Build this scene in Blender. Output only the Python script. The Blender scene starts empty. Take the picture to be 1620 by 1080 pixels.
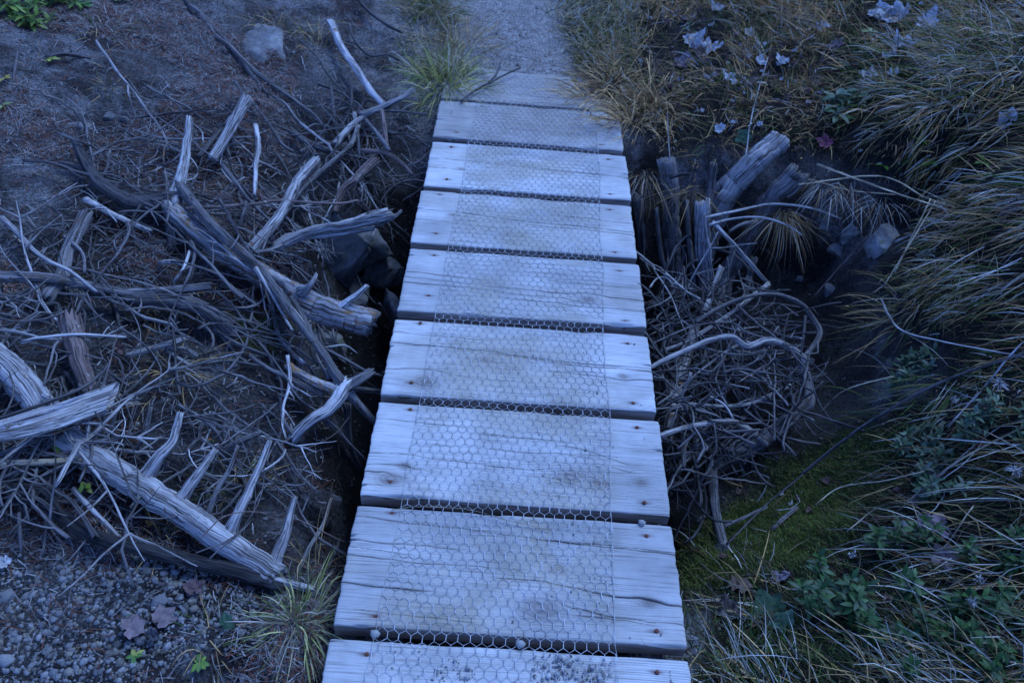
import bpy, math, random
import numpy as np
from mathutils import Vector, Matrix

C = bpy.context.scene.collection
SC = bpy.context.scene
R = math.radians
rnd = random.Random(11)
rng = np.random.default_rng(7)

# ------------------------------------------------------------------ camera
CAM_P = np.array([-0.0794, 0.0, 1.6158])
PITCH, YAW, ROLL, FPX = 0.77264, 0.03028, 0.0908, 1260.0       # focal length in pixels of a 1620 px wide frame
FW = np.array([math.sin(YAW) * math.cos(PITCH), math.cos(YAW) * math.cos(PITCH), -math.sin(PITCH)])
_r = np.cross(FW, [0, 0, 1.0]); _r /= np.linalg.norm(_r); _u = np.cross(_r, FW)
RT = math.cos(ROLL) * _r + math.sin(ROLL) * _u
UP = -math.sin(ROLL) * _r + math.cos(ROLL) * _u
cd = bpy.data.cameras.new('camera')
cam = bpy.data.objects.new('camera', cd); C.objects.link(cam)
cam.matrix_world = Matrix(((RT[0], UP[0], -FW[0], CAM_P[0]), (RT[1], UP[1], -FW[1], CAM_P[1]),
                           (RT[2], UP[2], -FW[2], CAM_P[2]), (0, 0, 0, 1)))
cd.sensor_width = 36.0; cd.lens = 36.0 * FPX / 1620.0
cd.clip_start = 0.05; cd.clip_end = 500
cd.dof.use_dof = True; cd.dof.focus_distance = 1.95; cd.dof.aperture_fstop = 5.0
SC.camera = cam

# ------------------------------------------------------------------ world, sun, exposure (blue open shade at dusk)
SUN_EL, SUN_AZ = R(24), R(40)          # azimuth clockwise from +Y
w = bpy.data.worlds.new('World'); SC.world = w; w.use_nodes = True
nt = w.node_tree; nt.nodes.clear()
sky = nt.nodes.new('ShaderNodeTexSky'); sky.sky_type = 'NISHITA'; sky.sun_disc = False
sky.sun_elevation = SUN_EL; sky.sun_rotation = SUN_AZ
sky.altitude = 1500; sky.air_density = 1.0; sky.dust_density = 0.2; sky.ozone_density = 4.0
bg = nt.nodes.new('ShaderNodeBackground'); bg.inputs['Strength'].default_value = 0.07
wo = nt.nodes.new('ShaderNodeOutputWorld')
tint = nt.nodes.new('ShaderNodeMix'); tint.data_type = 'RGBA'; tint.blend_type = 'MULTIPLY'; tint.inputs[0].default_value = 1.0
tint.inputs[7].default_value = (0.66, 0.815, 1.42, 1)           # daylight-balanced camera in deep blue shade
nt.links.new(sky.outputs[0], tint.inputs[6]); nt.links.new(tint.outputs[2], bg.inputs[0]); nt.links.new(bg.outputs[0], wo.inputs[0])
sd = bpy.data.lights.new('sun', 'SUN'); sd.energy = 0.62; sd.angle = R(32); sd.color = (0.42, 0.64, 1.0)
sun = bpy.data.objects.new('sun', sd); C.objects.link(sun)
sv = Vector((math.sin(SUN_AZ) * math.cos(R(55)), math.cos(SUN_AZ) * math.cos(R(55)), math.sin(R(55))))
sun.rotation_euler = (-sv).to_track_quat('-Z', 'Y').to_euler()
SC.view_settings.view_transform = 'Standard'; SC.view_settings.look = 'None'
SC.view_settings.gamma = 1.0; SC.view_settings.use_curve_mapping = False
SC.view_settings.exposure = 2.7

# ------------------------------------------------------------------ numeric helpers
def hash2(ix, iy, s):
    h = (ix.astype(np.int64) * 374761393 + iy.astype(np.int64) * 668265263 + s * 1442695041) & 0x7fffffff
    h = ((h ^ (h >> 13)) * 1274126177) & 0x7fffffff
    return ((h ^ (h >> 16)) & 0xffff) / 65535.0
def vnoise(x, y, s=0):
    x = np.asarray(x, float); y = np.asarray(y, float)
    ix = np.floor(x); iy = np.floor(y); fx = x - ix; fy = y - iy
    fx = fx * fx * (3 - 2 * fx); fy = fy * fy * (3 - 2 * fy)
    a = hash2(ix, iy, s); b = hash2(ix + 1, iy, s); c = hash2(ix, iy + 1, s); d = hash2(ix + 1, iy + 1, s)
    return (a + (b - a) * fx) * (1 - fy) + (c + (d - c) * fx) * fy
def fbm(x, y, sc, octv=4, s=0, gain=0.5):
    t = 0; a = 1.0; n = 0
    for k in range(octv):
        t = t + a * vnoise(np.asarray(x) * sc + 17.3 * k, np.asarray(y) * sc - 9.1 * k, s + k); n += a
        a *= gain; sc *= 2.03
    return t / n
def smooth(a, b, x):
    t = np.clip((x - a) / (b - a), 0, 1); return t * t * (3 - 2 * t)
def ray(u, v):
    d = FW * FPX + RT * (u - 810.0) + UP * (540.0 - v)
    return d / np.linalg.norm(d)
def at_z(u, v, z):
    d = ray(u, v); return CAM_P + d * ((z - CAM_P[2]) / d[2])
def project(P):
    d = np.asarray(P) - CAM_P; z = np.maximum(d @ FW, 1e-3)
    return 810 + FPX * (d @ RT) / z, 540 - FPX * (d @ UP) / z
def in_poly(u, v, poly):
    inside = np.zeros(np.shape(u), bool); n = len(poly); j = n - 1
    for i in range(n):
        xi, yi = poly[i]; xj, yj = poly[j]
        c = ((yi > v) != (yj > v)) & (u < (xj - xi) * (v - yi) / (yj - yi + 1e-9) + xi)
        inside ^= c; j = i
    return inside

# ------------------------------------------------------------------ mesh helpers
def mesh_np(name, V, F=None, T=None, pt=None, mats=(), smooth_=True):
    """V (N,3); F (M,4) quads; T (K,3) tris; pt: {name: (type, array)} point attributes"""
    me = bpy.data.meshes.new(name)
    V = np.ascontiguousarray(V, np.float32)
    me.vertices.add(len(V)); me.vertices.foreach_set('co', V.ravel())
    idx = []; ls = []; lt = []; o = 0
    if F is not None and len(F):
        F = np.asarray(F, np.int32); idx.append(F.ravel()); ls.append(np.arange(len(F)) * 4); lt.append(np.full(len(F), 4)); o = F.size
    if T is not None and len(T):
        T = np.asarray(T, np.int32); idx.append(T.ravel()); ls.append(o + np.arange(len(T)) * 3); lt.append(np.full(len(T), 3))
    idx = np.concatenate(idx); ls = np.concatenate(ls); lt = np.concatenate(lt)
    me.loops.add(len(idx)); me.loops.foreach_set('vertex_index', idx.astype(np.int32))
    me.polygons.add(len(ls)); me.polygons.foreach_set('loop_start', ls.astype(np.int32)); me.polygons.foreach_set('loop_total', lt.astype(np.int32))
    me.polygons.foreach_set('use_smooth', np.full(len(ls), bool(smooth_)))
    me.update(calc_edges=True)
    for k, (ty, arr) in (pt or {}).items():
        at = me.attributes.new(k, ty, 'POINT')
        key = 'vector' if ty == 'FLOAT_VECTOR' else ('color' if ty == 'FLOAT_COLOR' else 'value')
        at.data.foreach_set(key, np.ascontiguousarray(arr, np.float32).ravel())
    for m in mats: me.materials.append(m)
    me.validate()
    return me
def link(name, me, parent=None, loc=None):
    o = bpy.data.objects.new(name, me); C.objects.link(o)
    if parent is not None: o.parent = parent
    if loc is not None: o.location = loc
    return o
def tag(o, label, cat, group=None, kind=None):
    o['label'] = label; o['category'] = cat
    if group: o['group'] = group
    if kind: o['kind'] = kind
    return o
class Acc:
    """collects several pieces into one mesh"""
    def __init__(s): s.V = []; s.F = []; s.T = []; s.A = {}; s.n = 0
    def add(s, V, F=None, T=None, **at):
        V = np.asarray(V, float)
        s.V.append(V)
        if F is not None and len(F): s.F.append(np.asarray(F) + s.n)
        if T is not None and len(T): s.T.append(np.asarray(T) + s.n)
        for k, a in at.items(): s.A.setdefault(k, []).append(np.asarray(a))
        s.n += len(V)
    def mesh(s, name, mats, smooth_=True, types=None):
        pt = {}
        for k, a in s.A.items():
            a = np.concatenate(a)
            ty = (types or {}).get(k) or ('FLOAT_VECTOR' if a.ndim == 2 and a.shape[1] == 3 else 'FLOAT_COLOR' if a.ndim == 2 else 'FLOAT')
            pt[k] = (ty, a)
        return mesh_np(name, np.concatenate(s.V), np.concatenate(s.F) if s.F else None, np.concatenate(s.T) if s.T else None, pt, mats, smooth_)
def catmull(P, n):
    P = np.asarray(P, float)
    if len(P) == 2:
        t = np.linspace(0, 1, n)[:, None]; return P[0] * (1 - t) + P[1] * t
    Q = np.vstack([2 * P[0] - P[1], P, 2 * P[-1] - P[-2]])
    seg = np.linalg.norm(np.diff(P[:, :3], axis=0), axis=1); cum = np.concatenate([[0], np.cumsum(seg)])
    out = []
    for s in np.linspace(0, cum[-1], n):
        i = min(np.searchsorted(cum, s, side='right') - 1, len(P) - 2); t = (s - cum[i]) / max(seg[i], 1e-9)
        p0, p1, p2, p3 = Q[i], Q[i + 1], Q[i + 2], Q[i + 3]
        out.append(0.5 * ((2 * p1) + (-p0 + p2) * t + (2 * p0 - 5 * p1 + 4 * p2 - p3) * t * t + (-p0 + 3 * p1 - 3 * p2 + p3) * t ** 3))
    return np.array(out)
def tube(P, rad, sides=8, seed=0, rough=0.12, jag=0.6, flat=1.0, kink=0.0, blunt=False):
    """swept limb along P with radii rad; returns V, F, T, grain (seamless unbent coordinates)"""
    P = np.asarray(P, float); n = len(P); rad = np.broadcast_to(np.asarray(rad, float), (n,)).copy()
    g = np.random.default_rng(seed)
    if kink > 0:
        P = P.copy(); k = g.normal(0, 1, (n, 3)); k[1:-1] = (k[:-2] + k[1:-1] + k[2:]) / 3; k[0] = k[-1] = 0
        P += k * kink
    d = np.gradient(P, axis=0); d /= np.linalg.norm(d, axis=1)[:, None] + 1e-12
    ref = np.array([0, 0, 1.0]) if abs(d[0][2]) < 0.8 else np.array([1.0, 0, 0])
    a = np.cross(d[0], ref); a /= np.linalg.norm(a)
    A = []; 
    for i in range(n):
        a = a - d[i] * (a @ d[i]); a /= np.linalg.norm(a) + 1e-12; A.append(a)
    A = np.array(A); B = np.cross(d, A)
    s = np.concatenate([[0], np.cumsum(np.linalg.norm(np.diff(P, axis=0), axis=1))])
    th = np.arange(sides) / sides * 2 * math.pi + g.uniform(0, 6)
    off = g.uniform(0, 90)
    S, TH = np.meshgrid(s, th, indexing='ij')
    lump = fbm(S / (rad.mean() * 2.2) + off, TH * 0 + 3.1, 1.0, 3, seed) - 0.5
    ridg = vnoise(np.cos(TH) * 2.3 + off + S * 3, np.sin(TH) * 2.3 + S * 4, seed + 5) - 0.5
    rr = rad[:, None] * (1 + rough * (.9 * lump + 1.6 * ridg + 1.2 * (vnoise(TH * 3.2 + off, S * 6, seed + 9) - .5)))
    if rad.mean() > .007:
        for _ in range(4):
            t0 = g.uniform(0, 6.28); w0 = g.uniform(.08, .2); a_, b_ = sorted(g.uniform(0, s[-1], 2)); dt = np.angle(np.exp(1j * (TH - t0 - 1.2 * S + .5 * (vnoise(S * 25, S * 0, seed) - .5))))
            rr = rr * (1 - g.uniform(.15, .38) * np.exp(-(dt / w0) ** 2) * smooth(a_ - .03, a_ + .02, S) * smooth(b_ + .05, b_ - .02, S))
        for _ in range(int(s[-1] / .09) + 1):
            s0, t0 = g.uniform(0, s[-1]), g.uniform(0, 6.28); dt = np.angle(np.exp(1j * (TH - t0)))
            rr = rr * (1 + g.uniform(.1, .4) * np.exp(-((S - s0) / (.9 * rad.mean())) ** 2 - (dt / .5) ** 2))
    V = P[:, None, :] + (A[:, None, :] * np.cos(TH)[..., None] + B[:, None, :] * np.sin(TH)[..., None] * flat) * rr[..., None]
    if jag > 0:
        V[0] -= d[0] * (g.uniform(-0.2, 1, (sides, 1)) * jag * rad[0]); V[-1] += d[-1] * (g.uniform(-0.2, 1, (sides, 1)) * jag * rad[-1])
    G = np.stack([S + off, np.cos(TH) * (.35 * rad[:, None] + .65 * rad.mean()), np.sin(TH) * (.35 * rad[:, None] + .65 * rad.mean())], -1)
    V = V.reshape(-1, 3); G = G.reshape(-1, 3)
    i, j = np.meshgrid(np.arange(n - 1), np.arange(sides), indexing='ij'); j2 = (j + 1) % sides
    F = np.stack([i * sides + j, i * sides + j2, (i + 1) * sides + j2, (i + 1) * sides + j], -1).reshape(-1, 4)
    c0 = P[0] + d[0] * rad[0] * 0.1; c1 = P[-1] - d[-1] * rad[-1] * 0.1
    k = len(V); V = np.vstack([V, c0, c1]); G = np.vstack([G, [off, 0, 0], [s[-1] + off, 0, 0]])
    jj = np.arange(sides); j3 = (jj + 1) % sides
    T = np.vstack([np.stack([np.full(sides, k), j3, jj], -1), np.stack([np.full(sides, k + 1), (n - 1) * sides + jj, (n - 1) * sides + j3], -1)])
    return V, F, T, G

# ------------------------------------------------------------------ materials
class M:
    def __init__(s, name, rough=0.8, spec=0.3):
        s.m = bpy.data.materials.new(name); s.m.use_nodes = True; s.t = s.m.node_tree
        s.b = s.t.nodes['Principled BSDF']; s.b.inputs['Roughness'].default_value = rough
        s.b.inputs['Specular IOR Level'].default_value = spec
    def n(s, ty, **kw):
        x = s.t.nodes.new(ty)
        for k, v in kw.items():
            if hasattr(x, k): setattr(x, k, v)
            else: x.inputs[k.replace('_', ' ')].default_value = v
        return x
    def l(s, a, b): s.t.links.new(a, b)
    def attr(s, name): return s.n('ShaderNodeAttribute', attribute_name=name)
    def noise(s, vec, scale, detail=4.0, rough=0.55, mapscale=None, dist=0.0):
        if mapscale:
            mp = s.n('ShaderNodeMapping'); mp.inputs['Scale'].default_value = mapscale; s.l(vec, mp.inputs[0]); vec = mp.outputs[0]
        x = s.n('ShaderNodeTexNoise'); x.inputs['Scale'].default_value = scale; x.inputs['Detail'].default_value = detail
        x.inputs['Roughness'].default_value = rough; x.inputs['Distortion'].default_value = dist
        s.l(vec, x.inputs['Vector']); return x.outputs[0]
    def ramp(s, fac, stops):
        x = s.n('ShaderNodeValToRGB'); e = x.color_ramp.elements
        while len(e) < len(stops): e.new(0.5)
        for k, (p, c) in enumerate(stops):
            e[k].position = p; e[k].color = (*c, 1) if len(c) == 3 else c
        s.l(fac, x.inputs[0]); return x.outputs[0]
    def mix(s, fac, a, b, mode='MIX'):
        x = s.n('ShaderNodeMix', data_type='RGBA', blend_type=mode)
        if isinstance(fac, (int, float)): x.inputs[0].default_value = fac
        else: s.l(fac, x.inputs[0])
        for sock, v in ((x.inputs[6], a), (x.inputs[7], b)):
            if isinstance(v, tuple): sock.default_value = (*v, 1)
            else: s.l(v, sock)
        return x.outputs[2]
    def math(s, op, a, b=0.0, clamp=False):
        x = s.n('ShaderNodeMath', operation=op, use_clamp=clamp)
        for sock, v in ((x.inputs[0], a), (x.inputs[1], b)):
            if isinstance(v, (int, float)): sock.default_value = v
            else: s.l(v, sock)
        return x.outputs[0]
    def bump(s, h, strength=0.5, dist=0.002):
        x = s.n('ShaderNodeBump'); x.inputs['Strength'].default_value = strength; x.inputs['Distance'].default_value = dist
        s.l(h, x.inputs['Height']); s.l(x.outputs[0], s.b.inputs['Normal'])
    def col(s, c):
        if isinstance(c, tuple): s.b.inputs['Base Color'].default_value = (*c, 1)
        else: s.l(c, s.b.inputs['Base Color'])

def wood_mat(name, pale, dark, patch, patch_at=0.62, streak=1.0):
    m = M(name, 0.85, 0.25); g = m.attr('grain').outputs['Vector']
    fine = m.noise(g, 1.0, 5, 0.65, (6, 230, 230), .15)
    mid = m.noise(g, 1.0, 4, 0.6, (9, 90, 90))
    big = m.noise(g, 1.0, 4, 0.65, (22, 34, 34), 0.6)
    c = m.ramp(mid, [(0.30, dark), (0.58, pale), (0.8, tuple(min(1, x * 1.15) for x in pale))])
    crack = m.ramp(fine, [(0.36, (0.16, 0.14, 0.13)), (0.47, (1, 1, 1))])
    c = m.mix(0.85 * streak, c, crack, 'MULTIPLY')
    rid = m.math('ABSOLUTE', m.math('SUBTRACT', m.noise(g, 1.0, 3, 0.5, (3.5, 75, 75), .15), 0.5))
    c = m.mix(0.9, c, m.ramp(rid, [(0.004, (0.10, 0.085, 0.08)), (0.030, (1, 1, 1))]), 'MULTIPLY')
    spots = m.noise(g, 1.0, 5, 0.7, (45, 60, 60), 0.3)
    c = m.mix(m.ramp(spots, [(0.56, (0, 0, 0)), (0.68, (.75, .75, .75))]), c, tuple(x * .55 for x in dark))
    c = m.mix(m.ramp(big, [(patch_at, (0, 0, 0)), (patch_at + 0.06, (1, 1, 1))]), c, patch)
    oi = m.n('ShaderNodeObjectInfo')
    v = m.math('ADD', m.math('MULTIPLY', oi.outputs['Random'], 0.5), 0.72)
    hs = m.n('ShaderNodeHueSaturation'); m.l(v, hs.inputs['Value']); m.l(c, hs.inputs['Color'])
    m.col(hs.outputs[0]); m.bump(m.math('ADD', m.math('ADD', fine, m.math('MULTIPLY', big, 0.8)), m.math('MINIMUM', m.math('MULTIPLY', rid, 12.0), 0.6)), 0.8, 0.004)
    return m.m
W_PALE = wood_mat('weathered_pale_wood', (0.43, 0.40, 0.37), (0.17, 0.145, 0.13), (0.17, 0.11, 0.07), 0.62)
W_GREY = wood_mat('weathered_grey_wood', (0.17, 0.155, 0.145), (0.085, 0.072, 0.066), (0.085, 0.06, 0.045), 0.58)
W_DARK = wood_mat('dark_bark_wood', (0.11, 0.098, 0.093), (0.035, 0.03, 0.028), (0.20, 0.185, 0.17), 0.64)
W_BLACK = wood_mat('blackened_wood', (0.045, 0.04, 0.038), (0.015, 0.014, 0.013), (0.14, 0.13, 0.12), 0.68)
W_RED = wood_mat('reddish_bark_wood', (0.17, 0.12, 0.10), (0.07, 0.045, 0.036), (0.28, 0.25, 0.22), 0.60)
W_ROT = wood_mat('rotten_log_wood', (0.38, 0.345, 0.315), (0.10, 0.08, 0.07), (0.24, 0.13, 0.055), 0.56)
W_YEL = wood_mat('fresh_broken_wood', (0.52, 0.43, 0.28), (0.34, 0.25, 0.15), (0.22, 0.15, 0.10), 0.62)
WOODS = dict(p=W_PALE, g=W_GREY, d=W_DARK, b=W_BLACK, r=W_RED, o=W_ROT, y=W_YEL)

def plant_mat(name, rough=0.7, trans=0.25):
    m = M(name, rough, 0.25); a = m.attr('tone'); m.col(a.outputs['Color'])
    tr = m.n('ShaderNodeBsdfTranslucent'); m.l(a.outputs['Color'], tr.inputs['Color'])
    mx = m.n('ShaderNodeMixShader'); mx.inputs[0].default_value = trans
    m.l(m.b.outputs[0], mx.inputs[1]); m.l(tr.outputs[0], mx.inputs[2])
    m.l(mx.outputs[0], m.t.nodes['Material Output'].inputs['Surface'])
    return m.m
GRASS = plant_mat('grass_blade'); LEAFY = plant_mat('living_leaf', 0.5, 0.2); DEAD = plant_mat('dead_leaf', 0.8, 0.15)
def tone_mat(name, rough=0.85, bscale=300, bstr=0.4):
    m = M(name, rough, 0.25); a = m.attr('tone').outputs['Color']
    tc = m.n('ShaderNodeTexCoord'); nz = m.noise(tc.outputs['Object'], bscale, 4, 0.65)
    m.col(m.mix(1.0, a, m.ramp(nz, [(0.3, (0.6, 0.6, 0.6)), (0.7, (1.3, 1.3, 1.3))]), 'MULTIPLY')); m.bump(nz, bstr, 0.002)
    return m.m
STONE = tone_mat('stone'); LITTER = tone_mat('litter', 0.9)

def rock_mat():
    m = M('lichened_rock', 0.9, 0.25); tc = m.n('ShaderNodeTexCoord'); o = tc.outputs['Object']
    a = m.noise(o, 9, 6, 0.65); b = m.noise(o, 60, 5, 0.7); c = m.noise(o, 22, 3, 0.6)
    col = m.ramp(a, [(0.3, (0.06, 0.055, 0.05)), (0.52, (0.15, 0.14, 0.13)), (0.68, (0.27, 0.26, 0.24))])
    col = m.mix(m.ramp(c, [(0.58, (0, 0, 0)), (0.68, (0.7, 0.7, 0.7))]), col, (0.11, 0.12, 0.05))
    col = m.mix(0.6, col, m.ramp(b, [(0.35, (0.55, 0.55, 0.55)), (0.65, (1.2, 1.2, 1.2))]), 'MULTIPLY')
    m.col(col); m.bump(m.math('ADD', a, m.math('MULTIPLY', b, 0.5)), 0.7, 0.008); return m.m
ROCK = rock_mat()

# ------------------------------------------------------------------ terrain
PL = [(-0.222, 0.078), (0.107, 0.409), (0.441, 0.7423), (0.7712, 1.0673), (1.0995, 1.3965), (1.4278, 1.7247), (1.7600, 2.0592),
      (2.0931, 2.3939), (2.4311, 2.7366), (2.7739, 3.0690), (3.102, 3.392)]        # plank fronts and backs along the bridge
PX = [  # (u, v, height): seen points of the ground
 (800, 5, .05), (800, 50, .02), (790, 95, -.01), (720, 60, .0), (700, 5, .06), (860, 20, .06), (880, 80, .0),
 (0, 0, .30), (200, 0, .21), (400, 0, .13), (600, 0, .08), (0, 150, .24), (200, 150, .14), (400, 150, .06), (600, 100, .0), (500, 60, .06),
 (0, 300, .16), (200, 300, .05), (400, 250, -.01), (600, 200, -.08), (670, 170, -.07), (690, 130, -.03), (0, 450, .10), (200, 450, .0), (400, 400, -.05), (480, 380, -.10),
 (100, 400, .05), (300, 380, .0), (300, 520, -.03), (0, 650, .05), (200, 600, -.01), (400, 600, -.06), (480, 640, -.08), (100, 750, .01), (0, 900, -.01), (200, 900, -.03), (330, 780, -.04), (400, 950, -.045),
 (500, 1000, -.05), (300, 1070, -.04), (0, 1075, -.02), (520, 1070, -.06), (380, 700, -.05), (430, 800, -.08),
 (505, 880, -.14), (480, 815, -.10), (535, 740, -.15), (520, 680, -.11), (440, 560, -.10), (490, 590, -.16), (470, 490, -.13), (500, 430, -.16), (530, 380, -.22), (590, 330, -.25), (620, 280, -.22), (640, 240, -.15),
 (560, 470, -.42), (580, 560, -.48), (590, 420, -.38), (560, 640, -.40),
 (1060, 450, -.58), (1100, 550, -.60), (1080, 700, -.58), (1200, 500, -.50), (1300, 450, -.42), (1370, 430, -.36), (1250, 600, -.48), (1320, 560, -.42), (1200, 720, -.44), (1130, 780, -.42), (1090, 800, -.44),
 (1300, 395, -.33), (1300, 335, -.19), (1220, 420, -.42), (1140, 400, -.38), (1040, 370, -.36), (1030, 310, -.20),
 (1110, 880, -.33), (1200, 850, -.34), (1300, 800, -.32), (1105, 960, -.22), (1110, 1060, -.12), (1250, 1000, -.18), (1400, 900, -.16), (1600, 1000, .02), (1400, 1060, -.05), (1600, 800, .08), (1450, 720, -.15), (1350, 700, -.34),
 (1400, 580, -.24), (1380, 500, -.24), (1450, 480, -.06), (1500, 560, .0), (1600, 600, .16), (1600, 420, .24), (1500, 350, .12), (1420, 360, -.04), (1400, 410, -.22),
 (1290, 278, -.02), (1250, 240, .0), (1350, 290, .0), (1420, 300, .06), (1300, 150, .10), (1450, 200, .20), (1600, 250, .32), (1600, 100, .40), (1400, 50, .24), (1200, 50, .10), (1000, 50, .05), (940, 110, .01), (950, 180, -.02),
 (1000, 230, -.06), (1100, 200, .01), (1200, 190, .04), (1150, 260, -.05), (1060, 260, -.08), (1130, 320, -.2)]
CP = [at_z(u, v, z) for u, v, z in PX]
for yy, zz in ((-.6, -.08), (.3, -.10), (.75, -.12), (.95, -.16), (1.05, -.40), (1.25, -.60), (1.6, -.70), (2.0, -.72), (2.35, -.68), (2.6, -.50), (2.78, -.18), (2.95, -.07), (3.2, -.055), (3.42, -.015)):
    for xx in (-.36, -.18, 0, .18, .36):
        CP.append(np.array([xx, yy, zz - (0.0 if xx > -.3 or zz > -.3 else -.06)]))
for xx, yy, zz in ((.30, 3.12, .025), (.37, 2.98, .02), (.27, 3.3, .03), (-.37, 3.22, .02), (-.33, 3.4, .02), (.02, 3.45, .0), (.4, 3.3, .05), (-1.6, .2, .0), (-.8, .0, -.04), (-1.8, 1.0, .08), (-2.6, 1.8, .25), (-3.2, 3, .42), (-4.4, 1, .6), (-4.4, 5, .9), (-2, 5.5, .35), (0, 6, .16), (2, 6, .35), (3.5, 5, .9), (4.4, 3, 1.3), (4.4, 0, 1.1), (2.6, 1.4, .55), (2.4, 2.6, .55), (2.0, .4, .25), (3.0, 3.4, .75), (1.2, -.4, -.02), (.7, .2, -.09), (2.4, -.5, .3), (-2.2, -.5, .05), (-4.4, -.6, .4), (4.4, 6.8, 1.5), (-4.4, 6.8, 1.0)):
    CP.append(np.array([xx, yy, zz]))
CP = np.array(CP)
def _phi(r2): return np.sqrt(r2 + 0.004)
_D = _phi(((CP[:, None, :2] - CP[None, :, :2]) ** 2).sum(-1)); _n = len(CP)
_A = np.zeros((_n + 3, _n + 3)); _A[:_n, :_n] = _D - np.eye(_n) * 0.03
_Pm = np.c_[np.ones(_n), CP[:, :2]]; _A[:_n, _n:] = _Pm; _A[_n:, :_n] = _Pm.T
_W = np.linalg.solve(_A, np.r_[CP[:, 2], 0, 0, 0])
GX0, GX1, GY0, GY1, ST = -4.6, 4.6, -0.7, 7.0, 0.02
gx = np.arange(GX0, GX1 + 1e-6, ST); gy = np.arange(GY0, GY1 + 1e-6, ST)
XX, YY = np.meshgrid(gx, gy)
ZS = _W[_n] + _W[_n + 1] * XX + _W[_n + 2] * YY
for i in range(_n):
    ZS = ZS + _W[i] * _phi((XX - CP[i, 0]) ** 2 + (YY - CP[i, 1]) ** 2)
_foot = (np.abs(XX) < 0.42)
ZS = np.where(_foot & (YY < 2.72), np.minimum(ZS, -0.095), ZS)
ZS = np.where(_foot & (YY >= 2.72) & (YY < 3.05) & (XX < .22), np.minimum(ZS, -0.05), ZS)
def blur(Z, k):
    for _ in range(k):
        P_ = np.pad(Z, 1, mode='edge')
        Z = (P_[1:-1, 1:-1] * 4 + P_[:-2, 1:-1] * 2 + P_[2:, 1:-1] * 2 + P_[1:-1, :-2] * 2 + P_[1:-1, 2:] * 2 + P_[:-2, :-2] + P_[2:, 2:] + P_[:-2, 2:] + P_[2:, :-2]) / 16
    return Z
ZS = blur(ZS, 2)
# small lumps: clods on the soil, less on the trodden path
PATH = smooth(0.75, 0.35, (fbm(XX, YY, 6, 4, 55) - .5) * .5 + np.abs(XX + 0.02 + 0.05 * (YY - 3.2)) + (fbm(XX, YY, 15, 3, 56) - .5) * .35) * smooth(2.85, 3.0, YY)
NEARB = smooth(0.5, 0.42, np.abs(XX)) * smooth(3.5, 3.3, YY)
lump = (fbm(XX, YY, 3.0, 3, 1) - .5) * .07 + (fbm(XX, YY, 11, 3, 2) - .5) * .045 + (fbm(XX, YY, 30, 2, 4) - .5) * .018
ZT = ZS + lump * (1 - 0.75 * PATH) * (1 - 0.55 * NEARB)
ZT = np.where(_foot & (YY < 2.72), np.minimum(ZT, -0.085), ZT)
def _samp(Z, x, y):
    fx = np.clip((np.asarray(x) - GX0) / ST, 0, len(gx) - 1.001); fy = np.clip((np.asarray(y) - GY0) / ST, 0, len(gy) - 1.001)
    ix = fx.astype(int); iy = fy.astype(int); fx = fx - ix; fy = fy - iy
    return (Z[iy, ix] * (1 - fx) + Z[iy, ix + 1] * fx) * (1 - fy) + (Z[iy + 1, ix] * (1 - fx) + Z[iy + 1, ix + 1] * fx) * fy
ground = lambda x, y: _samp(ZT, x, y)
gsoft = lambda x, y: _samp(ZS, x, y)
def gnorm(x, y):
    e = 0.05
    n = np.stack([-(gsoft(x + e, y) - gsoft(x - e, y)) / (2 * e), -(gsoft(x, y + e) - gsoft(x, y - e)) / (2 * e), np.ones_like(np.asarray(x, float))], -1)
    return n / np.linalg.norm(n, axis=-1, keepdims=True)
def hit(u, v, h=0.0, f=gsoft):
    """where the sight line of a photo point meets the ground raised by h"""
    d = ray(u, v); t = np.arange(0.7, 9.0, 0.01); P = CAM_P + d * t[:, None]
    below = P[:, 2] < f(P[:, 0], P[:, 1]) + h
    k = int(np.argmax(below)) if below.any() else len(t) - 1
    return P[k]

# zone masks (planned on the photo, kept as attributes of the soil)
UU, VV = project(np.stack([XX, YY, ZS], -1))
Z_GRASS = [(880, -900), (875, 20), (905, 90), (950, 150), (1000, 220), (1050, 240), (1130, 230), (1230, 245), (1290, 270), (1350, 285), (1425, 320), (1440, 390), (1410, 430), (1395, 480), (1450, 560), (1500, 640), (1520, 660), (2600, 700), (3000, -900)]
Z_LOW = [(1480, 650), (1330, 690), (1220, 740), (1150, 800), (1095, 870), (1100, 2600), (3000, 2600), (3000, 650)]
Z_MOSS = [(1340, 680), (1230, 730), (1150, 800), (1090, 860), (1100, 930), (1200, 900), (1330, 850), (1420, 770), (1420, 690)]
Z_BRUSH = [(90, 200), (300, 170), (520, 120), (690, 170), (660, 300), (620, 340), (560, 400), (520, 520), (600, 640), (540, 700), (470, 700), (430, 840), (300, 760), (150, 790), (-80, 800), (-80, 430), (130, 330)]
Z_BARE = [(185, 575), (330, 558), (445, 605), (430, 690), (300, 655), (205, 650)]
Z_GRAVEL = [(-300, 850), (130, 860), (330, 900), (420, 950), (330, 1010), (250, 1100), (250, 1500), (-300, 1500)]
wob = (fbm(XX, YY, 5, 3, 31) - .5) * 90
def zone(poly, soft=2):
    return blur(in_poly(UU + wob, VV + wob * .7, poly).astype(float), soft)
MG, ML, MM, MB, MV = zone(Z_GRASS), zone(Z_LOW), zone(Z_MOSS), zone(Z_BRUSH), zone(Z_GRAVEL)

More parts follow.
